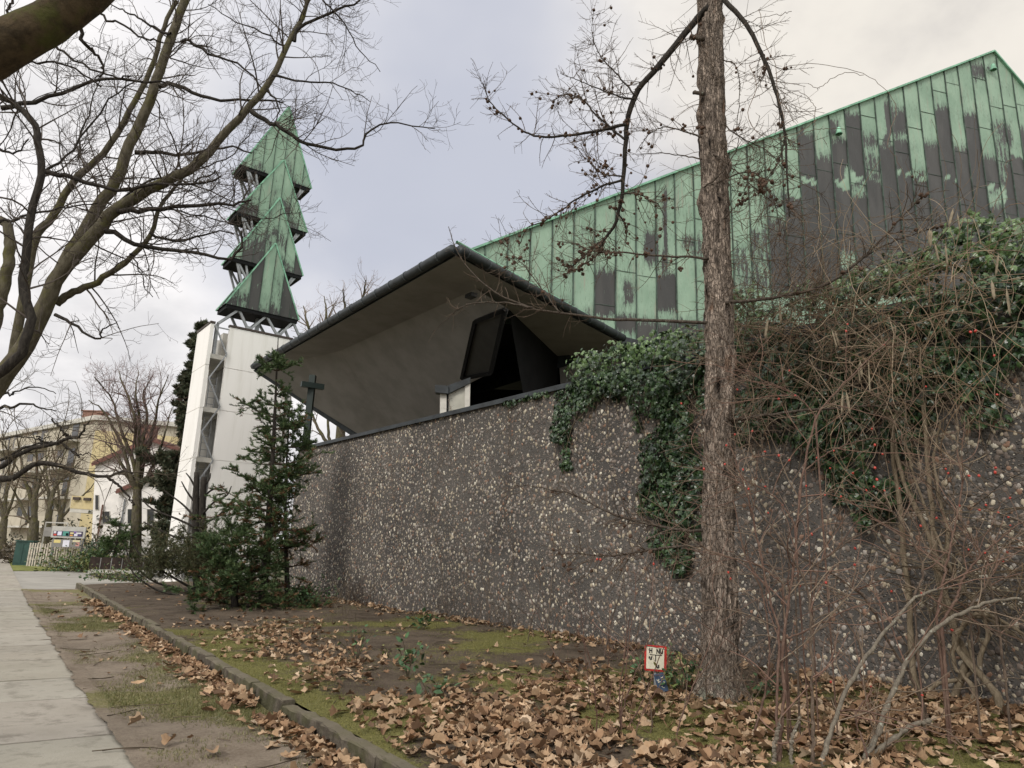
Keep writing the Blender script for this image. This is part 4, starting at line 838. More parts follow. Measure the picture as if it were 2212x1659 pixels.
# ------------------------------------------------------------------ larch in front of the wall
lz = float(bedz(*G(1557, 1500, .32)[:2])); lbse = G(1557, 1508, lz)
la = thing('larch_tree', 'tall larch with flaking brown bark and small cones, standing in the bed before the wall', 'tree', lbse); LY = lbse[1]
tp = [(1557, 1512), (1556, 1480), (1555, 1430), (1553, 1300), (1551, 1150), (1552, 1000), (1555, 850), (1554, 700), (1549, 550), (1544, 400), (1538, 200), (1533, 0), (1528, -160)]; tw_ = [88, 80, 73, 69, 66, 64, 62, 60, 58, 55, 51, 47, 42]
K = 300; tpath = spline([P(x, y, LY + .02 * i) for i, (x, y) in enumerate(tp)], K); tpath[0, 2] -= .05
trad = np.interp(np.linspace(0, 1, K), np.linspace(0, 1, len(tp)), [w * .5 * np.linalg.norm(P(x, y, LY) - EYE) / FPX * .93 for (x, y), w in zip(tp, tw_)])
S_ = 64; V = []; Cc = []
T = nrm(np.gradient(tpath, axis=0)); u = nrm(np.cross(T, [0, 1, 0])); w = np.cross(T, u)
for i in range(K):
    z = tpath[i, 2]; flare = max(0, .42 - (z - lz)) ** 2 * .30
    for j in range(S_):
        a = j * 2 * math.pi / S_; dx, dy = math.cos(a), math.sin(a)
        n_ = mnoise.noise(Vector((dx * 5.2, dy * 5.2, z * 1.5))) + .5 * mnoise.noise(Vector((dx * 13, dy * 13, z * 4.5 + 9)))
        cell = mnoise.noise(Vector((dx * 8, dy * 8, z * 7 + 20))); ring = max(0, mnoise.noise(Vector((dx * 1.2, dy * 1.2, z * 5.5 + 40))) - .30); ridge = 1 - abs(n_) * 1.5 + ring * 4; knob = max(0, mnoise.noise(Vector((dx * 2, dy * 2, z * 2.3 + 4))) - .28)
        off = .014 * ridge + .012 * (1 if cell > .05 else 0) + knob * .16 + flare * (1 + .7 * math.sin(a * 5 + .6))
        V.append(tpath[i] + (dx * u[i] + dy * w[i]) * (trad[i] - .014 + off))
        k_ = .58 + .55 * (1 if cell > .05 else .2) + .35 * n_ - ring * 1.6; lic = max(0, min(1, (.45 - (z - lz)) * 2.2)) * max(0, mnoise.noise(Vector((dx * 6, dy * 6, z * 9))) + .25)
        Cc.append(np.array([.285, .240, .205]) * k_ * (1 - lic) + np.array([.19, .21, .17]) * lic)
mb = MB(); mb.add(V, [[i * S_ + j, (i + 1) * S_ + j, (i + 1) * S_ + (j + 1) % S_, i * S_ + (j + 1) % S_] for i in range(K - 1) for j in range(S_)][::1], col=np.array(Cc))
mk = Mat('larch_trunk_bark', .92, .12); co = mk.coord('Object', (1, 1, .26)); nn_ = mk.noise(co, 34, 6, .75, .5); cc = mk.mix(1.0, mk.attr(), mk.mix(mk.ramp(nn_, .32, .68), (.62, .60, .59), (1.42, 1.40, 1.37)), 'MULTIPLY'); cv0 = mk.coord('Object', (1, 1, .30)); cw = mk.n('ShaderNodeVectorMath', operation='ADD'); cnn = mk.n('ShaderNodeTexNoise'); mk.put(cnn.inputs['Vector'], cv0); cnn.inputs['Scale'].default_value = 22; cnn.inputs['Detail'].default_value = 3; csc = mk.n('ShaderNodeVectorMath', operation='SCALE'); mk.put(csc.inputs[0], cnn.outputs['Color']); csc.inputs['Scale'].default_value = .07; mk.put(cw.inputs[0], cv0); mk.put(cw.inputs[1], csc.outputs[0]); cv = cw.outputs[0]; vd = mk.voro(cv, 38, 'DISTANCE_TO_EDGE'); vcol = mk.voro(cv, 38, 'F1', 'Color'); sc_ = mk.n('ShaderNodeSeparateColor'); mk.put(sc_.inputs[0], vcol); cc = mk.mix(1.0, cc, mk.mix(sc_.outputs[0], (.72, .71, .70), (1.22, 1.2, 1.18)), 'MULTIPLY'); cc = mk.mix(mk.ramp(vd, .085, .0, (0, .6)), cc, (.06, .047, .04))
cc = mk.mix(mk.math('MULTIPLY', mk.ramp(mk.noise(mk.coord('Object', (1, 1, .25)), 7, 4), .60, .72), .45), cc, (.20, .10, .055)); mk.color(cc); mk.bump(mk.math('ADD', mk.math('ADD', nn_, mk.ramp(vd, 0, .15)), mk.math('MULTIPLY', mk.noise(mk.coord(), 60, 5, .7), .5)), 1.0, .02)
mb.build('trunk', mk.m, la, smooth=True)
z6 = lambda pts: [(987.5 + .4298 * x, .4298 * y) for x, y in pts]
z77 = lambda pts: [(1481 + .463 * x, .463 * y) for x, y in pts]
z8 = lambda pts: [(1426.4 + .6034 * x, 658.3 + .6034 * y) for x, y in pts]
z3 = lambda pts: [(1097.2 + .3472 * x, 685.8 + .3472 * y) for x, y in pts]
LB_ = []
def lbr(pts, r0, r1, dy=0.0, k=26):
    n = len(pts); p = spline([P(x, y, LY + dy * (i / (n - 1)) ** .8 + .05) for i, (x, y) in enumerate(pts)], k) + RNG.normal(0, .004, (k, 3)); LB_.append((p, np.linspace(r0, r1, k)))
lbr(z6([(1260, 40), (1220, 80), (1100, 220), (990, 360), (910, 450), (860, 580), (848, 700), (840, 860), (825, 1000), (800, 1110), (740, 1200), (680, 1250), (620, 1300), (560, 1350)]), .046, .008, .7, 40)
lbr(z6([(848, 625), (700, 660), (560, 680), (420, 688), (330, 655), (220, 570), (160, 500), (130, 420)]), .020, .004, .6)
lbr(z6([(840, 700), (760, 630), (700, 580), (640, 510), (580, 480), (530, 478), (480, 510)]), .014, .004, .9)
lbr(z6([(890, 500), (800, 480), (700, 440), (600, 400), (520, 370)]), .011, .003, .3); lbr(z6([(895, 480), (790, 360), (720, 280), (680, 180), (685, 60)]), .011, .0025, .9)
lbr(z6([(830, 905), (720, 940), (620, 990), (540, 1045), (440, 1110), (350, 1150), (310, 1240)]), .015, .004, .5); lbr(z6([(835, 885), (760, 880), (700, 850), (650, 800), (580, 720)]), .010, .003, .9)
lbr(z6([(830, 975), (900, 970), (960, 1000), (1020, 1040), (1050, 1130)]), .010, .003, .3); lbr(z6([(815, 1080), (840, 1120), (852, 1180), (845, 1230)]), .009, .003, .8); lbr(z6([(740, 1200), (700, 1280), (640, 1330), (540, 1380)]), .008, .003, .7)
lbr(z6([(1340, 0), (1450, 120), (1520, 250), (1580, 390), (1620, 540), (1650, 690), (1655, 830), (1665, 1000), (1670, 1090)]), .030, .006, -.5, 34); lbr(z6([(1650, 700), (1620, 800), (1560, 900), (1500, 960)]), .008, .003, -.5)
lbr(z6([(1262, 1300), (1150, 1290), (1000, 1285), (850, 1270), (700, 1265), (600, 1230), (500, 1210)]), .016, .004, .5); lbr(z6([(1230, 690), (1140, 660), (1040, 640), (960, 680), (900, 760)]), .010, .003, .3); lbr(z6([(1230, 800), (1120, 780), (1000, 770), (900, 780)]), .009, .003, .6)
lbr([(1530, 697), (1371, 691), (1300, 688), (1237, 680), (1144, 665), (1069, 631), (1025, 594), (987, 542), (969, 490)], .020, .004, .8, 30); lbr([(1150, 664), (1088, 654), (1014, 657), (976, 680), (935, 717)], .010, .003, .9); lbr([(1210, 676), (1160, 610), (1120, 560), (1080, 520)], .008, .0025, .8)
lbr(z77([(150, 1415), (230, 1410), (400, 1390), (560, 1360), (690, 1310), (830, 1200), (920, 1110), (1010, 1010), (1080, 940), (1140, 890)]), .022, .005, -.5, 32); lbr(z77([(830, 1200), (960, 1130), (1100, 1080), (1220, 1050)]), .008, .003, -.5)
lbr(z8([(220, 415), (260, 410), (380, 395), (500, 380), (700, 365), (850, 355), (1000, 320), (1150, 330)]), .020, .005, -.4); lbr(z77([(120, 860), (300, 800), (380, 880), (430, 1000), (440, 1150)]), .009, .003, -.3); lbr(z77([(130, 720), (190, 760), (260, 820), (350, 900), (480, 1000)]), .009, .003, -.4)
lbr(z3([(1240, 1325), (1100, 1325), (950, 1300), (860, 1280), (700, 1240), (560, 1180), (430, 1110), (300, 1075), (150, 1050), (40, 1045)]), .017, .004, .7); lbr(z3([(1230, 1415), (1000, 1430), (830, 1455), (700, 1480), (560, 1480), (440, 1470), (300, 1475)]), .015, .004, .4)
lbr(z6([(1240, 200), (1190, 185), (1172, 190)]), .030, .026, .1, 8); lbr(z6([(1240, 475), (1200, 465), (1188, 470)]), .026, .02, .1, 8); lbr(z6([(1240, 940), (1320, 880), (1400, 760), (1420, 690)]), .010, .004, -.3)
lbr(z6([(1335, 300), (1400, 330), (1420, 450), (1410, 600), (1400, 680)]), .007, .003, -.3); lbr(z6([(1330, 620), (1440, 700), (1560, 760), (1680, 900)]), .008, .003, -.3); lbr(z6([(1340, 1100), (1430, 1000), (1470, 850)]), .008, .003, -.3)
for i, (p, r) in enumerate(LB_): mb = MB(); mb.tubes(p, r, 8, closed=True); mb.build('branch', M_BARK_LG if i in (24, 25, 20) else (M_BARK_D if i < 12 else M_BARK_LG), la, smooth=True)
live = [b for i, b in enumerate(LB_) if i not in (26, 27)]; thin_ = [LB_[i] for i in (14, 15, 16)]; live = [b for b in live if not any(b is q for q in thin_)]
rg = np.random.default_rng(51); XP, XR = samek(live, 24); cl_ = (.105, .078, .058)
TKP, TKR = samek([(tpath[20:], trad[20:] * 1.0)], 24); XP0, XR0 = XP, XR
wk, wkr = grow(TKP, np.full_like(TKR, .012), 26, .02, 1, (.15, .75), (60, 110), 9, .11, (0, 0, .0), rr=.4, rmax=.005, r1=.0018, tf=.1, rng=rg)
g, q = grow(XP, XR, 26, .08, 1, (.14, .66), (35, 80), 8, .075, (0, 0, .02), rr=.5, rmax=.0048, r1=.0020, tf=.35, rng=rg); mb = MB(); TXP, TXR = samek(thin_, 24); tg, tq = grow(TXP, TXR, 12, .25, 1, (.10, .45), (35, 80), 8, .07, (0, 0, .02), rr=.5, rmax=.004, r1=.0016, tf=.35, rng=rg); mb.tubes(tg, tq, 4, col=tint(len(tg), cl_)); th1, tr1 = grow(tg, tq, 8, .1, 1, (.04, .16), (30, 70), 5, .08, rr=.7, r1=.0013, rng=rg); mb.tubes(th1, tr1, 3, col=tint(len(th1), cl_))
mb.tubes(g, q, 4, col=tint(len(g), cl_)); mb.tubes(wk, wkr[:, [0, 1, 2, 3, 4, 5, 6, 7, 8]], 4, col=tint(len(wk), (.13, .095, .07))); wh_, whr = grow(wk, wkr, 9, .15, 1, (.05, .3), (30, 75), 6, .10, rr=.7, r1=.0015, rng=rg); mb.tubes(wh_, whr, 3, col=tint(len(wh_), (.13, .095, .07)))
h, hr = grow(g, q, 12, .1, 1, (.05, .24), (30, 70), 5, .08, (0, 0, .02), rr=.7, rmax=.003, r1=.0018, tf=.3, rng=rg); mb.tubes(h, hr, 3, col=tint(len(h), cl_))
sp, spr = grow(XP, XR, 34, .05, 1, (.012, .026), (60, 100), 2, .01, rr=.9, rmax=.006, r1=.003, tf=0, rng=rg); mb.tubes(sp, np.broadcast_to(np.array([.0045, .003]), spr.shape), 4, col=tint(len(sp), cl_))
sp, spr = grow(g, q, 42, .05, 1, (.006, .013), (60, 100), 2, .01, r1=.0018, tf=0, rng=rg); mb.tubes(sp, np.broadcast_to(np.array([.0022, .0018]), spr.shape), 3, col=tint(len(sp), cl_)); mb.build('twigs', M_TWIG, la)
# cones
def cone_mesh(mb, c, ax, s, col):
    prof = [(.10, -.5), (.36, -.42), (.50, -.18), (.47, .08), (.36, .32), (.14, .50)]; n = 8; ax = nrm(ax); u = nrm(np.cross(ax, [.3, 1, .2])); w = np.cross(ax, u); V = []
    for i, (r_, h) in enumerate(prof):
        for j in range(n):
            a = (j + .5 * (i % 2)) * 2 * math.pi / n; k = 1 + (.16 if (i + j) % 2 else -.08); V.append(c + s * (h * ax + r_ * k * (math.cos(a) * u + math.sin(a) * w)))
    mb.add(V, [[i * n + j, i * n + (j + 1) % n, (i + 1) * n + (j + 1) % n, (i + 1) * n + j] for i in range(5) for j in range(n)], col=np.broadcast_to(col, (len(V), 3))); mb.add(np.zeros((0, 3)), [[k - len(V) for k in range(5 * n, 6 * n)]], col=np.zeros((0, 3)))
mb = MB(); cone_mesh(mb, np.zeros(3), np.array([0, 0, 1.]), .040, np.array([.085, .052, .036])); cone0 = mb.build('larch_cone', M_CONE, la)
wgt = np.array([2.2, 1.6, 1.6, .5, .5, 2.2, 1.6, 1.2, 1, 2.4, 1.0, .8, 1.6, 1.2, .8, .8, .4, .3, .5, .2, .3, 1.2, 1.0, .1, .1, 1.0, 1.4, .8, .8][:len(XP)] + [.5] * max(0, len(XP) - 29))
cnt = np.array([int(round(w_ * 16)) for w_ in wgt]); gi = np.arange(len(g)); pts = []
for i in range(len(XP)):
    near = np.argsort(np.abs(g[:, 0][:, None] - XP[i][None]).sum(-1).min(1))[:60]
    for _ in range(cnt[i]):
        if rg.uniform() < .35: t = rg.integers(6, 24); pts.append(XP[i, t] + rg.normal(0, .018, 3))
        else: b = near[rg.integers(0, len(near))]; pts.append(g[b, rg.integers(1, 8)] + rg.normal(0, .008, 3))
extra = []
for c in [pts[i] for i in rg.integers(0, len(pts), 40)]:
    for _ in range(rg.integers(2, 5)): extra.append(c + rg.normal(0, .025, 3))
pts = np.array(pts + extra); order = rg.permutation(len(pts)); pts = pts[order]
for i, c in enumerate(pts[:100]):
    o = cone0 if i == 0 else cone0.copy()
    if i: COL.objects.link(o); o.parent = la; o.matrix_parent_inverse = parent_inv(la)
    o.location = tuple(c); o.rotation_euler = tuple(rg.uniform(-1.0, 1.0, 3)); o.scale = (rg.uniform(.75, 1.15),) * 3
mb = MB()
for c in pts[100:]: cone_mesh(mb, c, rg.normal(0, .6, 3) + np.array([0, 0, .6]), .040 * rg.uniform(.65, 1.1), np.array([.085, .052, .036]) * rg.uniform(.7, 1.3))
o = mb.build('larch_cones', M_CONE, la); o['kind'] = 'stuff'
# ------------------------------------------------------------------ ivy on the wall
IV = [(0, 0, .03), (-.16, -.02, -.02), (-.52, .12, -.10), (-.30, .38, -.02), (-.44, .62, -.12), (-.14, .66, 0), (0, 1.05, -.14), (.14, .66, 0), (.44, .62, -.12), (.30, .38, -.02), (.52, .12, -.10), (.16, -.02, -.02), (0, .40, .06)]
IVF = [[12, i, i + 1] for i in range(0, 11)] + [[12, 11, 0]]
def ivy(label, blobs, seed, dens, lsz=(.05, .10)):
    rg = np.random.default_rng(seed); pos, nrmL = [], []
    for cxp, cyp, rx, ry, depth in blobs:
        c = wp(cxp, cyp); sc = (c[1]) / FPX; A = rx * sc * 1.18; B = ry * sc * 1.04; n = int(dens * A * B * 3.14)
        th = rg.uniform(0, 2 * math.pi, n); rr_ = np.sqrt(rg.uniform(0, 1, n)) * (1 + .16 * np.sin(th * 5 + cxp) + .12 * np.sin(th * 11 + cyp)); a, b_ = rr_ * np.cos(th), rr_ * np.sin(th)
        bulge = np.sqrt(np.clip(1 - np.minimum(rr_, 1) ** 2, 0, 1)); gu, gz = c[2] + b_ * B, (c - W0) @ WD - a * A; lump = .2 + 1.5 * fnoise(gu * 2.2 + 50, gz * 2.2 + 50, seed) ** 1.3
        off = depth * bulge * lump * rg.uniform(.45, 1.05, n) + .02
        edge_ok = (rr_ < .62) | (fnoise(gu * 3.1 + 9, gz * 3.1 + 70, seed + 1) > .46); off = np.where(edge_ok, off, -9)
        p = c + a[:, None] * A * WD * -1 - off[:, None] * WN + (b_ * B)[:, None] * np.array([0, 0, 1.])
        over = (p[:, 2] > WTOP) & (off > -5); p[over] += WN * rg.uniform(0, .45, (over.sum(), 1)); p = p; pos.append(p[off > -5]); a, b_ = a[off > -5], b_[off > -5]; nrmL.append(np.stack([-a, np.ones(len(a)) * .9, b_ + .35], 1))
    p = np.vstack(pos); nl = np.vstack(nrmL); nv = nl[:, 0:1] * WD - nl[:, 1:2] * WN * 1.0 + nl[:, 2:3] * np.array([0, 0, 1.]); nv = nrm(nv + rg.normal(0, .42, p.shape))
    tip = nrm(np.array([0, 0, -1.0]) + rg.normal(0, .55, p.shape)); X = np.cross(tip, nv); pal = np.array([(.024, .050, .020), (.034, .068, .025), (.048, .088, .030), (.018, .036, .019), (.075, .115, .045)])
    col = pal[rg.choice(5, len(p), p=[.32, .30, .16, .16, .06])] * rg.uniform(.7, 1.3, (len(p), 1)); young = (rg.uniform(0, 1, len(p)) < np.clip((p[:, 2] - 4.25) * 1.4, 0, .6))[:, None]; clump = .55 + .9 * fnoise(p[:, 2] * 3.4 + 8, ((p - W0) @ WD) * 3.4 + 60, seed + 2)[:, None]; col = np.where(young, np.array([[.085, .14, .048]]) * rg.uniform(.7, 1.4, (len(p), 1)), col); col = col * clump; sz = rg.uniform(*lsz, len(p)) * rg.uniform(.6, 1.15, len(p))  # paler colour towards the top paints in the sunlit crest of the ivy
    t = thing('ivy', label, 'climbing plant', wall(((p.mean(0) - W0) @ WD), -.05, .3)); mb = MB(); mb.leaves(IV, IVF, p, X, tip, sz, col); mb.build('foliage', M_IVY, t)
    m = rg.choice(len(p), 90); st_ = p[m] + WN * .05; Sx = walk(st_, np.array([0, 0, -1.]) + rg.normal(0, .25, (90, 3)) * np.array([1, 1, .3]), rg.uniform(.3, 1.0, 90), 8, .10, (0, 0, -.05), rg); Sx[:, :, :] -= np.maximum(0, ((Sx - W0) @ WN) + .03)[..., None] * WN
    mb = MB(); mb.tubes(Sx, np.full((90, 8), .005), 4, col=tint(90, (.085, .065, .045))); mb.build('vines', M_TWIG, t)
    # the paler top leaves carry the daylight in their colour
    return t
ivy('glossy green ivy spilling over the wall top and hanging down left of the larch trunk',
    [(1262, 800, 62, 45, .34), (1340, 768, 80, 46, .42), (1430, 760, 80, 58, .45), (1500, 800, 60, 95, .40), (1300, 830, 85, 34, .30), (1222, 900, 36, 70, .16), (1218, 935, 34, 26, .20), (1262, 870, 40, 30, .2), (1420, 850, 66, 80, .32), (1470, 910, 62, 90, .34), (1440, 985, 62, 62, .28), (1482, 1040, 50, 66, .28), (1432, 1060, 52, 42, .26), (1425, 1098, 66, 28, .24), (1480, 1120, 44, 60, .24), (1450, 1165, 50, 40, .2), (1475, 1200, 36, 40, .14), (1160, 852, 44, 9, .12), (1110, 868, 36, 6, .08), (1560, 830, 60, 110, .36), (1590, 760, 50, 60, .4), (1225, 985, 22, 30, .06), (1350, 820, 60, 40, .3)], 61, 900)
ivy('dark ivy mass on the wall right of the larch, rising above the wall top',
    [(1660, 700, 60, 70, .45), (1760, 650, 80, 50, .5), (1850, 620, 80, 50, .5), (1950, 600, 80, 60, .55), (2040, 560, 80, 70, .6), (2110, 520, 70, 70, .6), (2180, 540, 70, 70, .6), (2250, 590, 70, 90, .6), (2330, 600, 90, 100, .6), (2420, 640, 80, 110, .5), (2500, 640, 60, 70, .4), (1700, 800, 80, 90, .4), (1800, 760, 100, 100, .45), (1920, 730, 100, 100, .5), (2050, 680, 100, 90, .5), (2170, 650, 90, 80, .5), (1830, 890, 110, 80, .36), (1960, 850, 80, 80, .36), (1840, 990, 80, 70, .28), (1900, 1060, 60, 50, .22), (1880, 1110, 40, 40, .16), (2090, 830, 60, 60, .25), (2200, 760, 50, 50, .25), (2120, 900, 40, 40, .14), (1640, 870, 50, 50, .2), (1640, 905, 70, 50, .26), (1720, 880, 90, 60, .32), (1790, 920, 90, 70, .34), (1960, 930, 60, 60, .2), (1850, 1050, 80, 60, .22), (1600, 700, 50, 90, .4), (2000, 780, 110, 80, .4)], 62, 800)

# ------------------------------------------------------------------ bean-podded climber: twining stems and a bird's nest of shoots
wb = wall(-3.4, -.3, .3); wi = thing('twining_climber', 'leafless twining climber with thick ropy stems and dangling pods over the ivy', 'climbing plant', wb); rg = np.random.default_rng(71)
def zw(pts): return [(1426.4 + .6034 * x, 658.3 + .6034 * y) for x, y in pts]
def wstem(pts, r0, r1, off, k=30):
    n = len(pts); q = [wp(x, y, -o) for (x, y), o in zip(zw(pts), np.linspace(off, off * .7, n))]; gz = float(bedz(q[0][0], q[0][1]))
    if pts[0][1] > 1400: q[0][2] = gz - .05
    p = spline(q, k) + rg.normal(0, .005, (k, 3)); m = MB(); m.tubes(p, np.linspace(r0, r1, k) * (1 + .12 * np.sin(np.arange(k) * 1.7)), 8); m.build('stem', M_BARK_W, wi, smooth=True); return p, np.linspace(r0, r1, k)
ws = [wstem([(945, 1490), (925, 1390), (900, 1280), (895, 1150), (885, 1000), (870, 880), (860, 720), (835, 560), (830, 440), (800, 340)], .036, .020, .22), wstem([(1095, 1535), (1070, 1470), (1055, 1400), (1085, 1320), (1100, 1260), (1060, 1190), (1020, 1080), (990, 960), (960, 820), (900, 700), (850, 560), (835, 430)], .040, .020, .26),
      wstem([(1185, 1500), (1212, 1450), (1205, 1400), (1150, 1330), (1090, 1270), (1055, 1210), (1050, 1130), (1010, 1000), (985, 880), (970, 740), (960, 600), (950, 450), (930, 300)], .038, .018, .32), wstem([(960, 1380), (1000, 1355), (1050, 1345), (1100, 1330), (1120, 1280), (1100, 1200)], .022, .015, .30), wstem([(1100, 1450), (1120, 1380), (1085, 1330), (1055, 1300), (1050, 1240), (1080, 1160), (1130, 1120), (1200, 1140), (1300, 1210)], .022, .014, .36), wstem([(1060, 1180), (1120, 1110), (1200, 1120), (1300, 1180), (1400, 1230)], .022, .012, .42), wstem([(1010, 950), (1030, 820), (1000, 700), (980, 560), (1000, 420)], .02, .01, .30), wstem([(1140, 1290), (1170, 1190), (1150, 1100), (1080, 1010), (1020, 900), (960, 760), (910, 620), (870, 470)], .022, .010, .34)]
def tangle(n, x0, x1, y0, y1, off, Lr, wig, col, r, k=14, bias=(0, 0, -.02), seed=1, mbx=None, dirv=None, sides=4):
    rg = np.random.default_rng(seed); xx = rg.uniform(x0, x1, n); yy = rg.uniform(y0, y1, n); p = np.array([wp(x, y, -o) for x, y, o in zip(xx, yy, rg.uniform(*off, n))]); d = rg.normal(0, 1, (n, 3))
    d = d - (d @ WN)[:, None] * WN * .75
    if dirv is not None: d = d * .6 + np.asarray(dirv)
    T_ = walk(p, d, rg.uniform(*Lr, n), k, wig, bias, rg); over = (T_ - W0) @ WN; T_ -= np.where(T_[:, :, 2] < WTOP + .3, np.maximum(0, over + .05), 0)[..., None] * WN
    hue = np.array([(1, 1, 1), (.66, .66, .66), (1.3, 1.36, 1.36), (.85, .76, .68)])[rg.integers(0, 4, n)]; mbx.tubes(T_, np.linspace(1, .55, k)[None] * rg.uniform(r[0], r[1], (n, 1)), sides, col=tint(n, col, .35, rg) * hue); return T_
mb = MB(); ct = (.20, .150, .105); cd = (.12, .088, .064)
tangle(210, 1600, 2010, 640, 850, (.35, 1.0), (.4, 1.5), .11, ct, (.0026, .0056), seed=1, mbx=mb, bias=(0, 0, -.03)); tangle(220, 1560, 1900, 640, 800, (.3, 1.0), (.3, 1.0), .15, cd, (.002, .004), seed=2, mbx=mb)
tangle(120, 1700, 2210, 540, 780, (.4, 1.1), (.7, 2.0), .09, ct, (.0026, .005), k=20, seed=3, mbx=mb, bias=(0, 0, -.04)); tangle(110, 1640, 2200, 500, 640, (.2, .8), (.6, 1.5), .10, ct, (.002, .004), k=18, seed=4, mbx=mb, dirv=(0, 0, .9), bias=(0, 0, -.12))
tangle(90, 1760, 2150, 700, 1000, (.3, .8), (.6, 1.6), .10, ct, (.002, .0042), k=18, seed=5, mbx=mb, dirv=(0, 0, -1.0)); tangle(170, 1590, 1780, 480, 700, (.3, 1.2), (.3, .9), .13, cd, (.002, .004), seed=6, mbx=mb, dirv=(0, 0, .5)); tangle(120, 1880, 2212, 1090, 1330, (.15, .5), (.5, 1.4), .06, (.11, .085, .058), (.003, .006), k=14, seed=7, mbx=mb, dirv=WD * -1.2 + np.array([0, 0, -.25])); tangle(40, 1980, 2230, 1150, 1400, (.2, .6), (.3, .8), .14, (.13, .105, .075), (.004, .007), k=12, seed=8, mbx=mb, dirv=(0, 0, -.9))
mb.build('shoots', M_TWIG, wi)
mb = MB(); loops = [z77(q) for q in ([(420, 340), (480, 312), (600, 302), (720, 312), (830, 345), (900, 385), (960, 450), (985, 520), (960, 600), (940, 680)], [(570, 385), (610, 412), (640, 395), (740, 340), (830, 350)], [(300, 300), (330, 420), (290, 540), (360, 640), (470, 640), (560, 600), (610, 560)], [(430, 440), (540, 430), (600, 500), (600, 590)], [(340, 40), (380, 220), (420, 300), (430, 420), (460, 560)], [(200, 160), (330, 90), (430, 70), (495, 55)], [(940, 680), (1000, 770), (1030, 880), (1000, 960), (900, 1040)], [(740, 600), (640, 600), (560, 620), (480, 680)], [(1450, 1070), (1440, 960), (1500, 850), (1490, 770), (1530, 740)], [(1150, 990), (1230, 920), (1330, 940), (1420, 1000), (1480, 1100)])]
for pts in loops: p = spline([P(x, y, LY - .6) for x, y in pts], 26) + rg.normal(0, .006, (26, 3)); mb.tubes(p, np.full(26, .0036), 4, col=tint(1, (.14, .105, .08)))
mb.build('loose_shoots', M_TWIG, wi)
pod_mesh = MB(); prof = [(0, .001), (-.03, .004), (-.055, .012), (-.085, .0105), (-.11, .013), (-.14, .011), (-.17, .012), (-.195, .008), (-.21, .002)]
a = np.arange(8) * 2 * math.pi / 8; V = np.array([[r_ * 1.25 * math.cos(t), r_ * .6 * math.sin(t), h] for h, r_ in prof for t in a]); pod_mesh.add(V, [[i * 8 + j, (i + 1) * 8 + j, (i + 1) * 8 + (j + 1) % 8, i * 8 + (j + 1) % 8] for i in range(len(prof) - 1) for j in range(8)])
pod0 = pod_mesh.build('bean_pod', M_POD, wi, smooth=True)
pods = [z3_ for z3_ in [(x * .3308 + 1645.8, y * .3308 + 438.9) for x, y in ((1095, 160), (1110, 170), (1125, 250), (1250, 30), (1275, 60), (1195, 260), (1545, 320), (1500, 500), (1595, 540), (115, 650), (40, 740), (455, 820), (475, 830), (695, 1010), (700, 1100), (630, 1050), (530, 1230), (548, 1220), (640, 1020))]]
for i, (x, y) in enumerate(pods):
    o = pod0 if i == 0 else pod0.copy()
    if i: COL.objects.link(o); o.parent = wi; o.matrix_parent_inverse = parent_inv(wi)
    o.location = tuple(wp(x, y, -(1.0 + .3 * (i % 3)))); o.rotation_euler = (rg.normal(0, .12), rg.normal(0, .14), rg.uniform(0, 3)); o.scale = (1, 1, rg.uniform(.85, 1.25))

# ------------------------------------------------------------------ rose bush with hips
rb = G(1800, 1655, .33); rs = thing('rose_bush', 'leafless wild rose bush with reddish canes and red hips before the wall', 'shrub', rb); rg = np.random.default_rng(81)
def cane(pts, r0, r1, Y0, Y1c, mat, k=40, name='cane'):
    n = len(pts); p = spline([P(x, y, Y0 + (Y1c - Y0) * i / (n - 1)) for i, (x, y) in enumerate(z8(pts))], k) + rg.normal(0, .003, (k, 3)); p[0, 2] = min(p[0, 2], float(bedz(p[0, 0], p[0, 1]))) - .02
    m = MB(); r0, r1 = (r0 * 1.35, r1 * 1.5) if r0 < .012 else (r0, r1); rr_ = np.linspace(r0, r1, k); rj = rr_ * (1 + .16 * np.sin(np.arange(k) * 2.4 + r0 * 900) + rg.normal(0, .10, k)); m.tubes(p + rg.normal(0, .0035, p.shape) * (r0 > .012), rj, 9); th_, tr_ = grow(p[None], rr_[None], 55, .1, .95, (.008, .015), (60, 100), 2, .01, rr=.5, rmax=.0028, r1=.0006, tf=0, rng=rg); m.tubes(th_, tr_, 3); m.build(name, mat, rs, smooth=True); return p, rr_
M_CANE_R = barkmat('red_cane_bark', (.105, .062, .048), (.175, .118, .090), stretch=(1, 1, .3), scale=40); M_CANE_B = barkmat('brown_cane_bark', (.075, .055, .042), (.16, .12, .09), scale=40)
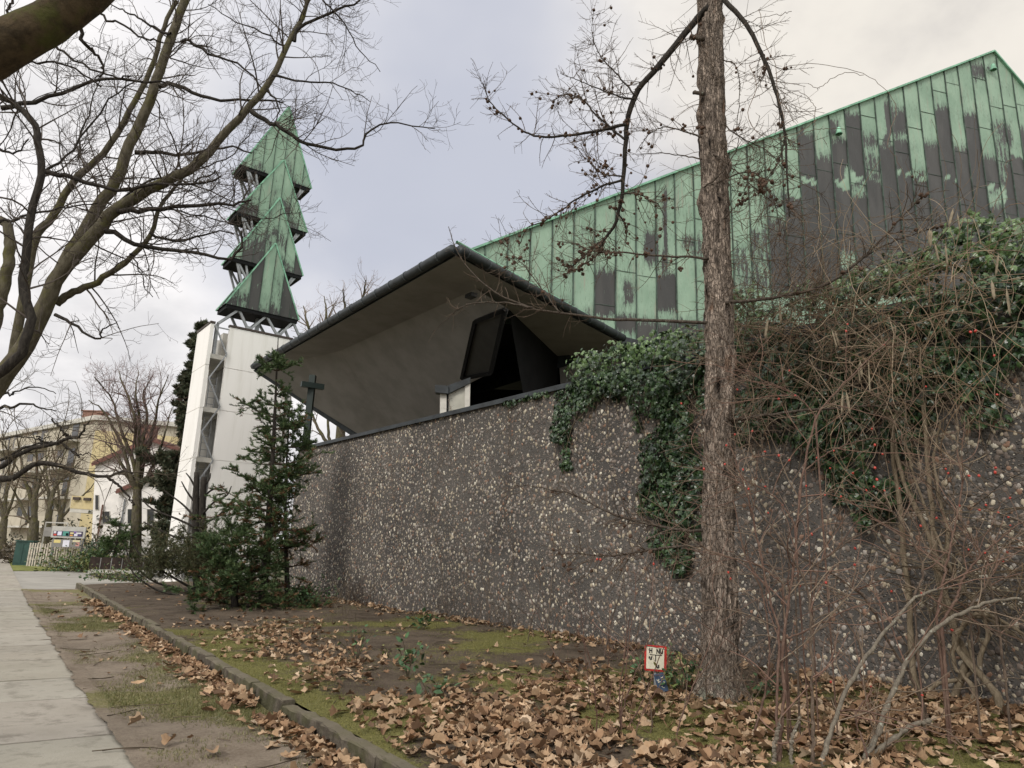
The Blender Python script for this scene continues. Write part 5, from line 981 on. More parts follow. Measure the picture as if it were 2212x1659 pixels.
CN = [cane([(700, 1690), (735, 1620), (780, 1530), (830, 1390), (900, 1250), (1000, 1150), (1100, 1095), (1200, 1060), (1290, 1050)], .023, .009, 5.3, 5.9, M_BARK_LICHEN), cane([(575, 1690), (590, 1600), (640, 1450), (700, 1310), (800, 1180), (900, 1060), (960, 1030), (1040, 1010)], .018, .008, 5.2, 5.9, M_BARK_LICHEN), cane([(700, 1690), (720, 1640), (800, 1580), (900, 1510), (970, 1488)], .022, .016, 5.3, 5.6, M_BARK_LICHEN),
      cane([(430, 1690), (430, 1600), (440, 1400), (440, 1200), (470, 1000), (490, 800), (510, 600), (560, 400), (640, 300), (720, 220), (820, 120)], .010, .004, 5.3, 6.2, M_CANE_R), cane([(418, 1690), (420, 1560), (416, 1400), (425, 1200), (380, 1000), (350, 850), (310, 670), (240, 480)], .009, .003, 5.35, 5.8, M_CANE_R), cane([(545, 1690), (548, 1560), (545, 1400), (540, 1200), (520, 1000), (420, 830), (320, 690)], .010, .004, 5.2, 5.7, M_CANE_B), cane([(745, 1640), (725, 1560), (700, 1470), (760, 1380)], .006, .003, 5.3, 5.5, M_CANE_R), cane([(960, 1490), (930, 1400), (880, 1300), (800, 1180), (740, 1060), (640, 980), (500, 900), (380, 820)], .010, .004, 6.2, 6.0, M_CANE_B),
      cane([(470, 1650), (470, 1560), (500, 1480)], .013, .010, 5.3, 5.4, M_BARK_LICHEN), cane([(410, 1690), (408, 1600), (425, 1500)], .016, .012, 5.3, 5.35, M_BARK_LICHEN), cane([(330, 1560), (370, 1400), (390, 1250), (370, 1050), (300, 880), (260, 700)], .007, .003, 5.9, 6.1, M_CANE_R), cane([(1000, 1150), (1060, 1050), (1100, 950), (1200, 850), (1320, 760)], .009, .003, 5.8, 6.2, M_CANE_R), cane([(990, 1130), (1010, 1000), (1030, 900), (1060, 760), (1080, 640), (1060, 520)], .008, .003, 5.8, 6.2, M_CANE_R),
      cane([(900, 1060), (940, 960), (900, 840), (830, 740), (760, 690), (680, 640)], .007, .0025, 5.8, 6.0, M_CANE_B), cane([(470, 1000), (600, 900), (720, 820), (850, 760), (960, 740)], .006, .002, 5.8, 6.2, M_CANE_B), cane([(440, 1200), (560, 1150), (700, 1080), (860, 1060)], .006, .002, 5.6, 5.9, M_CANE_R), cane([(490, 800), (420, 700), (330, 640), (220, 590), (120, 520)], .005, .002, 5.9, 6.2, M_CANE_R), cane([(440, 1000), (340, 930), (220, 900), (80, 870)], .005, .002, 5.7, 6.0, M_CANE_R), cane([(1100, 1095), (1180, 980), (1230, 860), (1290, 820)], .006, .002, 5.9, 6.2, M_CANE_B), cane([(610, 1560), (650, 1400), (720, 1250), (640, 1100), (560, 1000)], .006, .002, 5.8, 6.1, M_CANE_B), cane([(1250, 1500), (1230, 1300), (1200, 1100), (1150, 900), (1020, 700), (860, 560)], .008, .003, 6.0, 6.3, M_CANE_B),
      cane([(510, 600), (620, 520), (760, 480), (880, 500)], .005, .002, 6.0, 6.3, M_CANE_R), cane([(560, 400), (480, 320), (350, 260), (250, 180)], .005, .002, 6.0, 6.3, M_CANE_R), cane([(-170, 1600), (-120, 1400), (-60, 1250), (10, 1080), (60, 900)], .005, .002, 6.2, 6.4, M_CANE_R), cane([(-60, 1640), (-30, 1480), (-70, 1320), (-130, 1180)], .004, .002, 6.0, 6.2, M_CANE_B), cane([(40, 1640), (70, 1500), (120, 1360), (180, 1200), (230, 1020)], .005, .002, 6.0, 6.2, M_CANE_R)]
XP, XR = samek(CN, 22); mb = MB(); g, q = grow(XP, XR, 7.5, .2, 1, (.25, 1.1), (30, 75), 9, .085, (0, 0, -.01), rr=.55, rmax=.0055, r1=.0022, tf=.3, rng=rg); cr_ = np.where(rg.uniform(0, 1, (len(g), 1)) < .45, np.array([[.16, .098, .075]]), np.array([[.155, .118, .086]])); mb.tubes(g, q, 4, col=cr_ * rg.uniform(.7, 1.3, (len(g), 1)))
h, hr = grow(g, q, 5.5, .15, 1, (.08, .45), (30, 70), 6, .09, (0, 0, .0), rr=.65, rmax=.0026, r1=.0015, tf=.3, rng=rg); mb.tubes(h, hr, 3, col=tint(len(h), (.16, .11, .08))); mb.build('twigs', M_TWIG, rs)
mb = MB(); a = np.arange(10) * 2 * math.pi / 10; prof = [(.001, -.62), (.22, -.56), (.42, -.3), (.48, 0), (.42, .28), (.26, .46), (.12, .50), (.16, .62), (.02, .58)]; V = np.array([[r_ * math.cos(t), r_ * math.sin(t), h_] for r_, h_ in prof for t in a]) * .021
mb.add(V, [[i * 10 + j, i * 10 + (j + 1) % 10, (i + 1) * 10 + (j + 1) % 10, (i + 1) * 10 + j] for i in range(8) for j in range(10)]); hip0 = mb.build('rose_hip', M_HIP, rs, smooth=True)
hp = z8([(275, 297), (75, 350), (325, 447), (268, 460), (375, 524), (428, 535), (430, 552), (474, 538), (570, 545), (370, 640), (312, 660), (440, 713), (382, 733), (226, 572), (296, 592), (230, 492), (620, 515), (620, 588), (522, 645), (637, 678), (697, 592), (732, 653), (758, 648), (768, 580), (775, 622), (803, 670), (860, 646), (800, 538), (765, 488), (750, 448), (1025, 592), (1032, 614), (1200, 580), (1198, 596), (1140, 608), (1115, 630), (1268, 687), (1080, 714), (1068, 717), (1162, 716), (1207, 740), (1148, 730), (1255, 785), (1246, 763), (990, 764), (940, 786), (1108, 864), (1163, 878), (1228, 915), (1245, 882), (820, 1022), (935, 1022), (1055, 1155), (502, 998), (590, 990), (247, 965), (610, 1346), (753, 1365), (932, 1392), (940, 290), (1205, 318), (1195, 178), (645, 92), (660, 86), (668, 45), (1110, 94), (1128, 90), (810, 128), (482, 320), (428, 333), (467, 232), (535, 812), (590, 675), (705, 866), (695, 930), (150, 585)])
hp += z3([(555, 1498), (575, 1500), (918, 1545), (1380, 1600), (1000, 700)])
gp = np.vstack([g.reshape(-1, 3), h.reshape(-1, 3)])
for i, (x, y) in enumerate(hp[:80]):
    o = hip0 if i == 0 else hip0.copy()
    if i: COL.objects.link(o); o.parent = rs; o.matrix_parent_inverse = parent_inv(rs)
    r_ = nrm(ray(x, y)); dd_ = gp - EYE; along = dd_ @ r_; off = np.linalg.norm(dd_ - along[:, None] * r_, axis=1); j = off.argmin()
    c = gp[j] if off[j] < .06 else EYE + r_ * 6.3
    o.location = tuple(c + np.array([0, 0, -.008])); o.rotation_euler = (rg.normal(0, .6), rg.normal(0, .6), 0); o.scale = (rg.uniform(.75, 1.05),) * 3

# ------------------------------------------------------------------ hydrant plate and blue plate
def text_mesh(name, body, size, mat, parent, mtx, align='CENTER', narrow=.7):
    c = bpy.data.curves.new(name, 'FONT'); c.body = body; c.size = size; c.align_x = align; c.align_y = 'CENTER'; c.extrude = .0008; c.offset = .0035 if size < .1 else 0.0
    o = bpy.data.objects.new(name, c); COL.objects.link(o); dg = bpy.context.evaluated_depsgraph_get(); me = bpy.data.meshes.new_from_object(o.evaluated_get(dg)); bpy.data.objects.remove(o)
    me.name = name; me.materials.clear(); me.materials.append(mat); o = bpy.data.objects.new(name, me); COL.objects.link(o); o.parent = parent; o.matrix_parent_inverse = parent_inv(parent); o.matrix_basis = mtx @ Matrix.Diagonal((narrow, 1, 1, 1)); return o
M_RED = plain('enamel_red', (.40, .028, .022), .45, .4, .25, 14); M_ENAMEL = plain('enamel_white', (.62, .58, .46), .5, .4, .08, 20); M_INK = plain('black_ink', (.02, .02, .02), .6); M_BLUE = plain('faded_blue', (.035, .060, .105), .5, .4, .35, 20)
sgp = P(1416, 1422, 7.75); sg = thing('hydrant_sign', 'small red and white hydrant sign on a short post left of the larch', 'sign', (sgp[0], sgp[1], float(bedz(sgp[0], sgp[1]))))
ny = nrm(EYE * np.array([1, 1, 0]) - sgp * np.array([1, 1, 0])); ny = nrm(ny + np.array([.12, 0, 0])); nx = np.cross([0, 0, 1.], ny); tl = .035; sxv = nx * math.cos(tl) - np.array([0, 0, 1.]) * math.sin(tl); syv = np.cross(ny, sxv)
def sm(x, y, z=0.0): q = sgp + sxv * x + syv * y + ny * z; return Matrix([[sxv[0], syv[0], ny[0], q[0]], [sxv[1], syv[1], ny[1], q[1]], [sxv[2], syv[2], ny[2], q[2]], [0, 0, 0, 1]])
def splate(name, x0, x1, y0, y1, z, th, mat, par, ch_=.012):
    pts = [(x0 + ch_, y0), (x1 - ch_, y0), (x1, y0 + ch_), (x1, y1 - ch_), (x1 - ch_, y1), (x0 + ch_, y1), (x0, y1 - ch_), (x0, y0 + ch_)]; m = MB(); m.prism([sgp + sxv * a_ + syv * b_ + ny * z for a_, b_ in pts], ny * th); return m.build(name, mat, par)
SWd, SHt = .112, .124
pl = splate('plate', -SWd, SWd, -SHt, SHt, 0, .004, M_RED, sg); splate('white_field', -SWd + .020, SWd - .026, -SHt + .020, SHt - .018, .0045, .0015, M_ENAMEL, pl, .003)
for body, x, y, sz_ in (('H', -.050, .070, .066), ('NU', .040, .066, .066), ('0,5', -.052, -.002, .040), ('4,5', .022, -.078, .040)): text_mesh('lettering', body, sz_, M_INK, pl, sm(x, y, .0070))
for nm_, x0, x1, y0, y1 in (('bar', -.060, .066, .028, .036), ('stem', -.004, .005, -.030, .028)): splate('symbol_' + nm_, x0, x1, y0, y1, .0065, .0012, M_INK, pl, .001)
m = MB(); bz = float(bedz(sgp[0], sgp[1])); m.tubes(np.array([[*(sgp - ny * .03)[:2], bz - .1], [*(sgp - ny * .03)[:2], sgp[2] + .08]]), np.array([.017, .017]), 10, closed=True); m.build('post', M_STEEL, sg)
bp_ = P(1428, 1474, 7.5); bl = thing('blue_plate', 'small tilted blue plate with worn white marks on a stake beneath the hydrant sign', 'sign', (bp_[0], bp_[1], float(bedz(bp_[0], bp_[1])))); tl = -.30
bx = nx * math.cos(tl) + np.array([0, 0, 1.]) * -math.sin(tl); by = np.cross(ny, bx); m = MB(); m.prism([bp_ + bx * a_ + by * b_ for a_, b_ in ((-.048, -.09), (.048, -.09), (.05, .075), (.04, .085), (-.05, .085))], ny * .005); pl2 = m.build('plate', M_BLUE, bl); m = MB()
for x0, y0, x1, y1 in ((-.034, .035, -.022, .015), (-.022, .015, -.012, .035), (-.03, .006, -.004, .010), (.008, .040, .034, .044), (.010, .018, .036, .024), (.024, .002, .034, -.006), (-.004, -.03, .0, -.045), (.008, -.05, .016, -.054)): m.beam(bp_ + bx * x0 + by * y0 + ny * .0065, bp_ + bx * x1 + by * y1 + ny * .0065, .006, .002, up=ny)
m.build('white_marks', M_ENAMEL, pl2); m = MB(); m.beam(np.array([bp_[0], bp_[1], float(bedz(bp_[0], bp_[1])) - .1]) - ny * .015, bp_ - ny * .015 + np.array([0, 0, .05]), .018); m.build('stake', M_STEEL, bl)

# ------------------------------------------------------------------ houses and street things far left
def face_prism(name, pix, Y, depth, mat, par, dy=None): m = MB(); m.prism([P(x, y, Y) for x, y in pix], np.array([0, depth, 0]) if dy is None else dy); return m.build(name, mat, par)
hy = 55; wh = thing('white_house', 'white rendered house with red-edged gables behind the fanning bare tree', 'house', P(290, 1178, hy) * np.array([1, 1, 0]))
M_RENDER = plain('white_render', (.74, .71, .68), .85, .2, .10, 1.5); M_REDTRIM = plain('red_trim', (.155, .062, .050), .6, .3, .25, 3); M_TILE = plain('roof_tile', (.15, .085, .065), .8, .2, .3, 5); M_BRICK = plain('red_brick', (.20, .115, .088), .85, .2, .35, 8)
hb = np.array([2.5, 9, 0]); face_prism('wall', [(196, 1200), (206, 1000), (325, 950), (420, 985), (420, 1200)], hy, 9, M_RENDER, wh); face_prism('wing_wall', [(256, 1200), (256, 1060), (340, 1024), (430, 1055), (430, 1200)], hy - 2.5, 2.45, M_RENDER, wh)
for nm_, pts, Y in (('roof', ((198, 1004), (325, 949.5), (425, 988)), hy - .3), ('wing_roof', ((250, 1064), (340, 1024.5), (436, 1058)), hy - 2.8)):
    m = MB()
    for a_, b_ in zip(pts[:-1], pts[1:]): pa, pb = P(*a_, Y), P(*b_, Y); m.box(pa + np.array([0, 0, .02]), pb - pa, np.array([0, 9.4 if nm_ == 'roof' else 2.8, 0]), (0, 0, .22))
    rf = m.build(nm_, M_TILE, wh); m = MB()
    for a_, b_ in zip(pts[:-1], pts[1:]): m.beam(P(*a_, Y - .06), P(*b_, Y - .06), .06, .20)
    m.build('barge_board', M_REDTRIM, rf)
cpt = P(306, 975, hy + 3); m = MB(); m.box(cpt - np.array([.85, 0, 1]), np.array([1.5, 0, 0]), np.array([0, .9, 0]), (0, 0, 3.0)); m.box(cpt - np.array([.93, .08, -2.0]), np.array([1.66, 0, 0]), np.array([0, 1.06, 0]), (0, 0, .14)); m.build('chimney', M_BRICK, wh)
for x0, x1, y0, y1, Y in ((303, 312, 1040, 1062, hy), (206, 212, 1070, 1100, hy), (276, 290, 1100, 1130, hy - 2.5), (318, 332, 1100, 1130, hy - 2.5), (222, 236, 1105, 1130, hy)):
    wf = face_prism('window', [(x0 - 1, y0 - 1), (x1 + 1, y0 - 1), (x1 + 1, y1 + 1), (x0 - 1, y1 + 1)], Y - .06, .05, M_OFFWHITE, wh); face_prism('pane', [(x0, y0), (x1, y0), (x1, y1), (x0, y1)], Y - .08, .015, M_PANE, wf)
m = MB(); a_, b_ = P(222, 1090, hy - .15), P(211, 1128, hy - .15); m.beam(a_, np.array([a_[0], a_[1], .2]), .14, .10); m.build('red_downpipe', M_TILE, wh); m = MB(); a_ = P(270, 1078, hy - 2.6); m.beam(a_, np.array([a_[0], a_[1], 0]), .10); m.build('grey_downpipe', M_STEEL, wh)
m = MB(); m.box(P(208, 1122, hy - .06), P(250, 1122, hy - .06) - P(208, 1122, hy - .06), np.array([0, .05, 0]), (0, 0, .12)); m.build('string_course', M_CONCRETE_GREY, wh)
# yellow flats
fc = P(163, 1180, 70) * np.array([1, 1, 0]); fl_ = thing('yellow_flats', 'yellow apartment block with a blank gable wall, grey balcony front and brick chimneys', 'apartment building', fc); zt = P(163, 906, 70)[2]
M_YEL = plain('yellow_render', (.60, .505, .29), .85, .2, .08, .5); M_BEIGE = plain('grey_beige_render', (.44, .40, .32), .85, .2, .12, .6)
ra = nrm(np.array([.93, .36, 0])); la_ = nrm(np.array([math.sin(rad(-52)), math.cos(rad(-52)), 0])); m = MB(); m.box(fc, ra * 11, la_ * 30, (0, 0, zt)); m.build('wall', M_BEIGE, fl_)
m = MB(); m.box(fc + np.cross(ra, [0, 0, 1]) * .003 + ra * .02, ra * 10.9, np.cross(ra, [0, 0, 1]) * .04, (0, 0, zt - 1.0)); m.build('yellow_gable', M_YEL, fl_)
m = MB(); m.box(fc - ra * .4 - la_ * .4 + np.array([0, 0, zt + .003]), ra * 11.8, la_ * 31, (0, 0, .45)); m.build('roof_edge', M_OFFWHITE, fl_)
ln_ = nrm(np.cross(la_, [0, 0, 1])); ln_ = ln_ if ln_ @ (EYE - fc) > 0 else -ln_
for k in range(4):
    z = 2.6 + k * 2.85
    for u_ in (3, 11, 19):
        m = MB(); m.box(fc + la_ * u_ + np.array([0, 0, z]), la_ * 6.0, ln_ * 1.3, (0, 0, .18)); bal = m.build('balcony', M_OFFWHITE, fl_); m = MB(); m.box(fc + la_ * u_ + ln_ * 1.22 + np.array([0, 0, z + .182]), la_ * 6.0, ln_ * .06, (0, 0, .95)); m.build('parapet', M_BEIGE, bal)
        for w_ in (.8, 3.6): m = MB(); m.box(fc + la_ * (u_ + w_) + ln_ * .003 + np.array([0, 0, z + .35]), la_ * 1.5, ln_ * .05, (0, 0, 1.9)); m.build('window', M_PANE, fl_)
for x, y, w_ in ((196, 905, 1.9), (215, 909, .7)): c = P(x, y, 74); m = MB(); m.box(c - np.array([w_ / 2, 0, 1.2]), np.array([w_, 0, 0]), np.array([0, 1.2, 0]), (0, 0, 2.0 if w_ > 1 else 1.6)); m.box(c - np.array([w_ * .6, .1, -.8]), np.array([w_ * 1.2, 0, 0]), np.array([0, 1.4, 0]), (0, 0, .12)); m.build('chimney', M_BRICK, fl_)
# balcony with slatted rail and flower boxes beside the white house
by_ = 60; ba = P(150, 1106, by_); bb_ = P(196, 1109, by_); m = MB(); m.box(ba, bb_ - ba, np.array([0, 8, 0]), (0, 0, .3)); bal = m.build('balcony', M_OFFWHITE, fl_); m = MB(); n_ = 16
for i in range(n_): c = ba + (bb_ - ba) * (i + .5) / n_; m.box(c + np.array([-.04, -.03, .3]), np.array([.08, 0, 0]), np.array([0, .03, 0]), (0, 0, 1.05))
m.box(ba + np.array([0, .0, 1.15]), bb_ - ba, np.array([0, .05, 0]), (0, 0, .08)); m.build('balcony_rail', M_YEL, bal); m = MB()
for f in (.12, .62): m.box(ba + (bb_ - ba) * f + np.array([0, -.25, 1.0]), np.array([.55, 0, 0]), np.array([0, .22, 0]), (0, 0, .22))
m.build('flower_box', M_BROWNCAP, bal)
# far beige block
m = MB(); c = P(30, 1180, 95) * np.array([1, 1, 0]); fb = thing('beige_flats', 'pale low block half hidden by twigs at the far left edge', 'apartment building', c); m.box(c - ra * 16, ra * 18, la_ * 8, (0, 0, 11)); m.build('wall', plain('pale_render', (.50, .46, .38), .85, .2, .1, .6), fb)
fnn = -nrm(np.cross(ra, [0, 0, 1])); fnn = fnn if fnn @ (EYE - c) > 0 else -fnn
for k in range(3):
    for u_ in range(6): m = MB(); m.box(c - ra * (15.4 - u_ * 2.8) + fnn * .003 + np.array([0, 0, 1.4 + k * 3.1]), ra * 1.4, fnn * .05, (0, 0, 1.5)); m.build('window', M_PANE, fb)
# picket fence
FY = 42.5; fa, fb2 = P(62, 1192, FY) * np.array([1, 1, 0]), P(212, 1196, FY + .4) * np.array([1, 1, 0]); pf = thing('picket_fence', 'weathered whitish picket fence behind the notice board', 'fence', (fa + fb2) / 2); fd = nrm(fb2 - fa); Lf = np.linalg.norm(fb2 - fa); m = MB(); s = 0; fn_ = np.array([fd[1], -fd[0], 0])
M_PICK = plain('weathered_white_wood', (.50, .45, .38), .85, .2, .3, 6)
while s < Lf: h_ = 1.28 + RNG.normal(0, .02); m.box(fa + fd * s, fd * .075, fn_ * .022, (0, 0, h_)); s += .135
m.build('pickets', M_PICK, pf); m = MB()
for z in (.35, 1.0): m.box(fa - fn_ * .05 + np.array([0, 0, z]), fd * Lf, fn_ * .045, (0, 0, .08))
m.build('rail', M_PICK, pf)
for f in (0, .25, .5, .75, 1): m = MB(); m.box(fa + fd * Lf * f - fn_ * .14, fd * .09, fn_ * .085, (0, 0, 1.2)); m.build('post', M_PICK, pf)
# notice board
NY = 41.6; nb = thing('notice_board', 'grey framed church notice board with coloured sheets in front of the picket fence', 'notice board', P(142, 1190, NY) * np.array([1, 1, 0])); A_, B_ = P(113, 1140, NY), P(185, 1143, NY); zlo = P(113, 1161, NY)[2]; hh = A_[2] - zlo; xd = nrm((B_ - A_) * np.array([1, 1, 0])); Ln = np.linalg.norm(B_ - A_); o_ = np.array([A_[0], A_[1], zlo]); fy = np.array([xd[1], -xd[0], 0]); M_ALU = plain('grey_aluminium', (.44, .43, .40), .5, .4, .1, 4); M_GPAN = plain('grey_board', (.22, .21, .20), .7)
m = MB(); m.box(o_ - fy * .10, xd * Ln, fy * .10, (0, 0, hh + .10)); m.build('case', M_ALU, nb); m = MB(); m.box(o_ + xd * .12 + fy * .003 + np.array([0, 0, .10]), xd * (Ln - .24), fy * .02, (0, 0, hh - .26)); bk_ = m.build('backing', plain('dark_felt', (.06, .05, .09), .9), nb)
for u0, u1, v0, v1, c in ((.02, .10, .5, .95, (.6, .58, .62)), (.02, .12, .05, .40, (.55, .08, .06)), (.15, .29, .12, .92, (.68, .67, .80)), (.33, .53, .05, .95, (.10, .30, .26)), (.44, .52, .1, .6, (.5, .6, .6)), (.58, .68, .05, .3, (.7, .35, .12)), (.58, .70, .45, .8, (.62, .55, .3)), (.72, .84, .05, .55, (.66, .64, .78)), (.78, .96, .5, .8, (.72, .70, .74)), (.70, .80, .75, .97, (.25, .15, .45)), (.86, .96, .05, .35, (.10, .08, .20))):
    W_, H_ = Ln - .24, hh - .26; m = MB(); m.box(o_ + xd * (.12 + W_ * u0) + fy * .026 + np.array([0, 0, .10 + H_ * v0]), xd * W_ * (u1 - u0), fy * .003, (0, 0, H_ * (v1 - v0))); m.build('notice_sheet', plain('sheet_paper', c, .8, .2, .08, 5), bk_)
A2 = P(98, 1136, NY + .2); m = MB(); m.box(np.array([A2[0], A2[1], zlo + .05]), xd * (np.linalg.norm(A_ - A2) - .05), fy * .05, (0, 0, hh - .02)); m.build('blank_panel', M_GPAN, nb)
m = MB(); tl_ = np.array([A2[0], A2[1], P(98, 1128, NY)[2]]); m.beam(tl_, tl_ + xd * 1.25, .06); m.beam(tl_, np.array([tl_[0], tl_[1], 0]), .06); m.beam(tl_ + xd * 1.25, tl_ + xd * 1.25 - np.array([0, 0, 1.0]), .06); m.build('tube_frame', M_ALU, nb)
for f in (.06, .94): m = MB(); m.beam(np.array([*(o_ + xd * Ln * f - fy * .15)[:2], 0]), o_ + xd * Ln * f - fy * .15 + np.array([0, 0, hh]), .08); m.build('post', M_STEEL, nb)
m = MB(); l0 = P(114, 1165, NY - .1); m.box(np.array([l0[0], l0[1], P(114, 1181, NY)[2]]) , xd * 1.65, fy * .03, (0, 0, .42)); lb2 = m.build('lower_board', M_GPAN, nb)
for u0, w_, v0, h_, c in ((.1, .38, .22, .17, (.62, .52, .22)), (.62, .36, .02, .36, (.70, .69, .78)), (1.15, .4, .30, .10, (.66, .60, .40)), (1.35, .2, .08, .2, (.55, .28, .26))): m = MB(); m.box(np.array([l0[0], l0[1], P(114, 1181, NY)[2] + v0]) + xd * u0 + fy * .033, xd * w_, fy * .003, (0, 0, h_)); m.build('notice_sheet', plain('sheet_paper', c, .8, .2, .08, 5), lb2)
# cabinet
c = P(50, 1190, 43.5) * np.array([1, 1, 0]); cb_ = thing('utility_cabinet', 'dark green utility cabinet at the left end of the picket fence', 'cabinet', c); m = MB(); m.box(c - xd * .5, xd * 1.0, fy * -.4, (0, 0, 1.35)); bdy = m.build('body', plain('dark_green_paint', (.018, .055, .045), .5, .4, .2, 3), cb_); m = MB(); m.box(c - xd * .55 + fy * .05 + np.array([0, 0, 1.353]), xd * 1.1, fy * -.5, (0, 0, .07)); m.build('lid', bpy.data.materials['dark_green_paint'], cb_)
for f in (-.46, .02): m = MB(); m.box(c + xd * f + fy * .003 + np.array([0, 0, .12]), xd * .44, fy * .015, (0, 0, 1.1)); m.build('door', bpy.data.materials['dark_green_paint'], cb_)
# brown slatted enclosure
BY = 33.0; p0, p1 = P(190, 1238, BY), P(350, 1240, BY + 1.2); zb_, zt_ = max(.12, P(190, 1238, BY)[2]), P(190, 1203, BY)[2]; xd2 = nrm((p1 - p0) * np.array([1, 1, 0])); L2 = np.linalg.norm((p1 - p0)[:2]); fy2 = np.array([xd2[1], -xd2[0], 0]); bx_ = thing('slatted_enclosure', 'low dark brown enclosure of upright boards on a pale ledge by the driveway', 'enclosure', np.array([p0[0], p0[1], 0]) + xd2 * L2 / 2)
o2 = np.array([p0[0], p0[1], zb_]); m = MB(); s = 0
while s < L2 - .3: m.box(o2 + xd2 * s + np.array([0, 0, .18]), xd2 * .40, fy2 * -.04, (0, 0, zt_ - zb_ - .18)); s += .43
m.box(o2 + fy2 * -.06 + np.array([0, 0, .18]), fy2 * -1.3, xd2 * .04, (0, 0, zt_ - zb_ - .18)); m.build('boards', plain('dark_brown_wood', (.028, .018, .014), .7, .3, .4, 5), bx_); m = MB(); s = .405
while s < L2 - .3: m.box(o2 + xd2 * s + fy2 * .005 + np.array([0, 0, .18]), xd2 * .025, fy2 * -.03, (0, 0, zt_ - zb_ - .2)); s += .43
m.build('batten', M_CONCRETE_GREY, bx_); m = MB(); m.box(o2 - np.array([0, 0, 0]) + fy2 * .12, xd2 * (L2 + .1), fy2 * -1.5, (0, 0, .12)); m.build('ledge', M_OFFWHITE, bx_); m = MB(); m.box(np.array([o2[0], o2[1], 0]) + fy2 * .02 + xd2 * .05, xd2 * L2, fy2 * -1.3, (0, 0, zb_ - .002)); m.build('plinth', M_CONCRETE_GREY, bx_)

# ------------------------------------------------------------------ low plants
LF = [(0, 0, 0), (-.28, .35, .06), (-.22, .72, .03), (0, 1, -.08), (.22, .72, .03), (.28, .35, .06)]; LFF = [[0, 5, 4, 3, 2, 1]]
def leafy(name, label, base, h, w, n, pal, lsz, seed, cat='plant', group=None, stems=5, flat=False):
    rg = np.random.default_rng(seed); base = np.asarray(base, float); t = thing(name, label, cat, base, group); ang = rg.uniform(0, 6.28, stems); d = np.stack([np.cos(ang) * w, np.sin(ang) * w, np.full(stems, h)], 1) * rg.uniform(.6, 1, (stems, 1))
    S_ = walk(np.repeat(base[None], stems, 0) + np.array([0, 0, -.02]), d, np.linalg.norm(d, axis=1), 7, .07, (0, 0, .03), rg); mb = MB(); mb.tubes(S_, np.linspace(.006, .003, 7)[None] * np.ones((stems, 1)) * max(1, h), 4, col=tint(stems, (.085, .07, .045))); mb.build('stem', M_TWIG, t)
    i = rg.integers(0, stems, n); j = rg.integers(2, 7, n); p = S_[i, j] + rg.normal(0, w * .18 + .012, (n, 3)) * np.array([1, 1, .6]); p[:, 2] = np.maximum(p[:, 2], base[2] + .01); tip = nrm(nrm(p - base + 1e-3) * np.array([1, 1, .4]) + rg.normal(0, .5, (n, 3))); X = np.cross(tip, nrm(np.array([0, 0, 1.]) + rg.normal(0, .5, (n, 3))))
    mb = MB(); mb.leaves(LF, LFF, p, X, tip, rg.uniform(*lsz, n), np.array(pal)[rg.integers(0, len(pal), n)] * rg.uniform(.7, 1.3, (n, 1))); mb.build('foliage', M_GREEN, t); return t
GP = [(.035, .085, .03), (.05, .11, .04), (.03, .06, .025), (.08, .13, .05)]; YP = [(.13, .15, .04), (.10, .13, .04), (.16, .16, .05)]
def at(x, y): z = .33; p = G(x, y, z); z = float(bedz(p[0], p[1])); p = G(x, y, z); p[2] = float(bedz(p[0], p[1])); return p
leafy('evergreen_seedling', 'glossy green seedling alone on the bare soil near the wall foot', at(914, 1362), .33, .16, 46, GP[:3], (.06, .11), 1, group='seedlings in the planted bed'); leafy('evergreen_seedling', 'tall leafy seedling standing in the moss at the edge of the leaf drift', at(880, 1468), .48, .12, 40, GP, (.05, .10), 2, group='seedlings in the planted bed'); leafy('evergreen_seedling', 'leafy seedling rising from the leaf drift in front of the tallest seedling', at(932, 1520), .30, .16, 34, GP, (.05, .10), 3, group='seedlings in the planted bed')
leafy('evergreen_seedling', 'thin pale-leaved seedlings in the small heap of leaves', at(768, 1430), .40, .18, 34, GP + YP, (.035, .07), 4, group='seedlings in the planted bed', stems=8); leafy('evergreen_seedling', 'yellow-green sprig at the right end of the small heap of leaves', at(838, 1415), .26, .08, 14, YP, (.03, .05), 5, group='seedlings in the planted bed', stems=3); leafy('evergreen_seedling', 'low green plants at the foot of the hydrant sign', at(1395, 1475), .26, .30, 60, GP, (.04, .08), 6, group='seedlings in the planted bed', stems=12); leafy('evergreen_seedling', 'leafy green sprigs between hydrant sign and larch', at(1470, 1500), .40, .22, 80, GP + YP, (.05, .09), 7, group='seedlings in the planted bed', stems=12)
leafy('evergreen_seedling', 'pale leafy sprig leaning over the top of the hydrant sign', sgp * np.array([1, 1, 0]) - ny * .09 + np.array([.05, 0, float(bedz(sgp[0], sgp[1]))]), .60, .12, 22, GP + YP, (.035, .055), 8, group='seedlings in the planted bed', stems=4); leafy('evergreen_seedling', 'green tuft right beside the larch foot', at(1640, 1505), .22, .20, 40, GP, (.05, .09), 9, group='seedlings in the planted bed', stems=8)
leafy('ground_cover', 'fresh green ground cover at the right foot of the spruce', at(655, 1308), .45, .75, 420, GP, (.05, .10), 10, cat='shrub', stems=26)
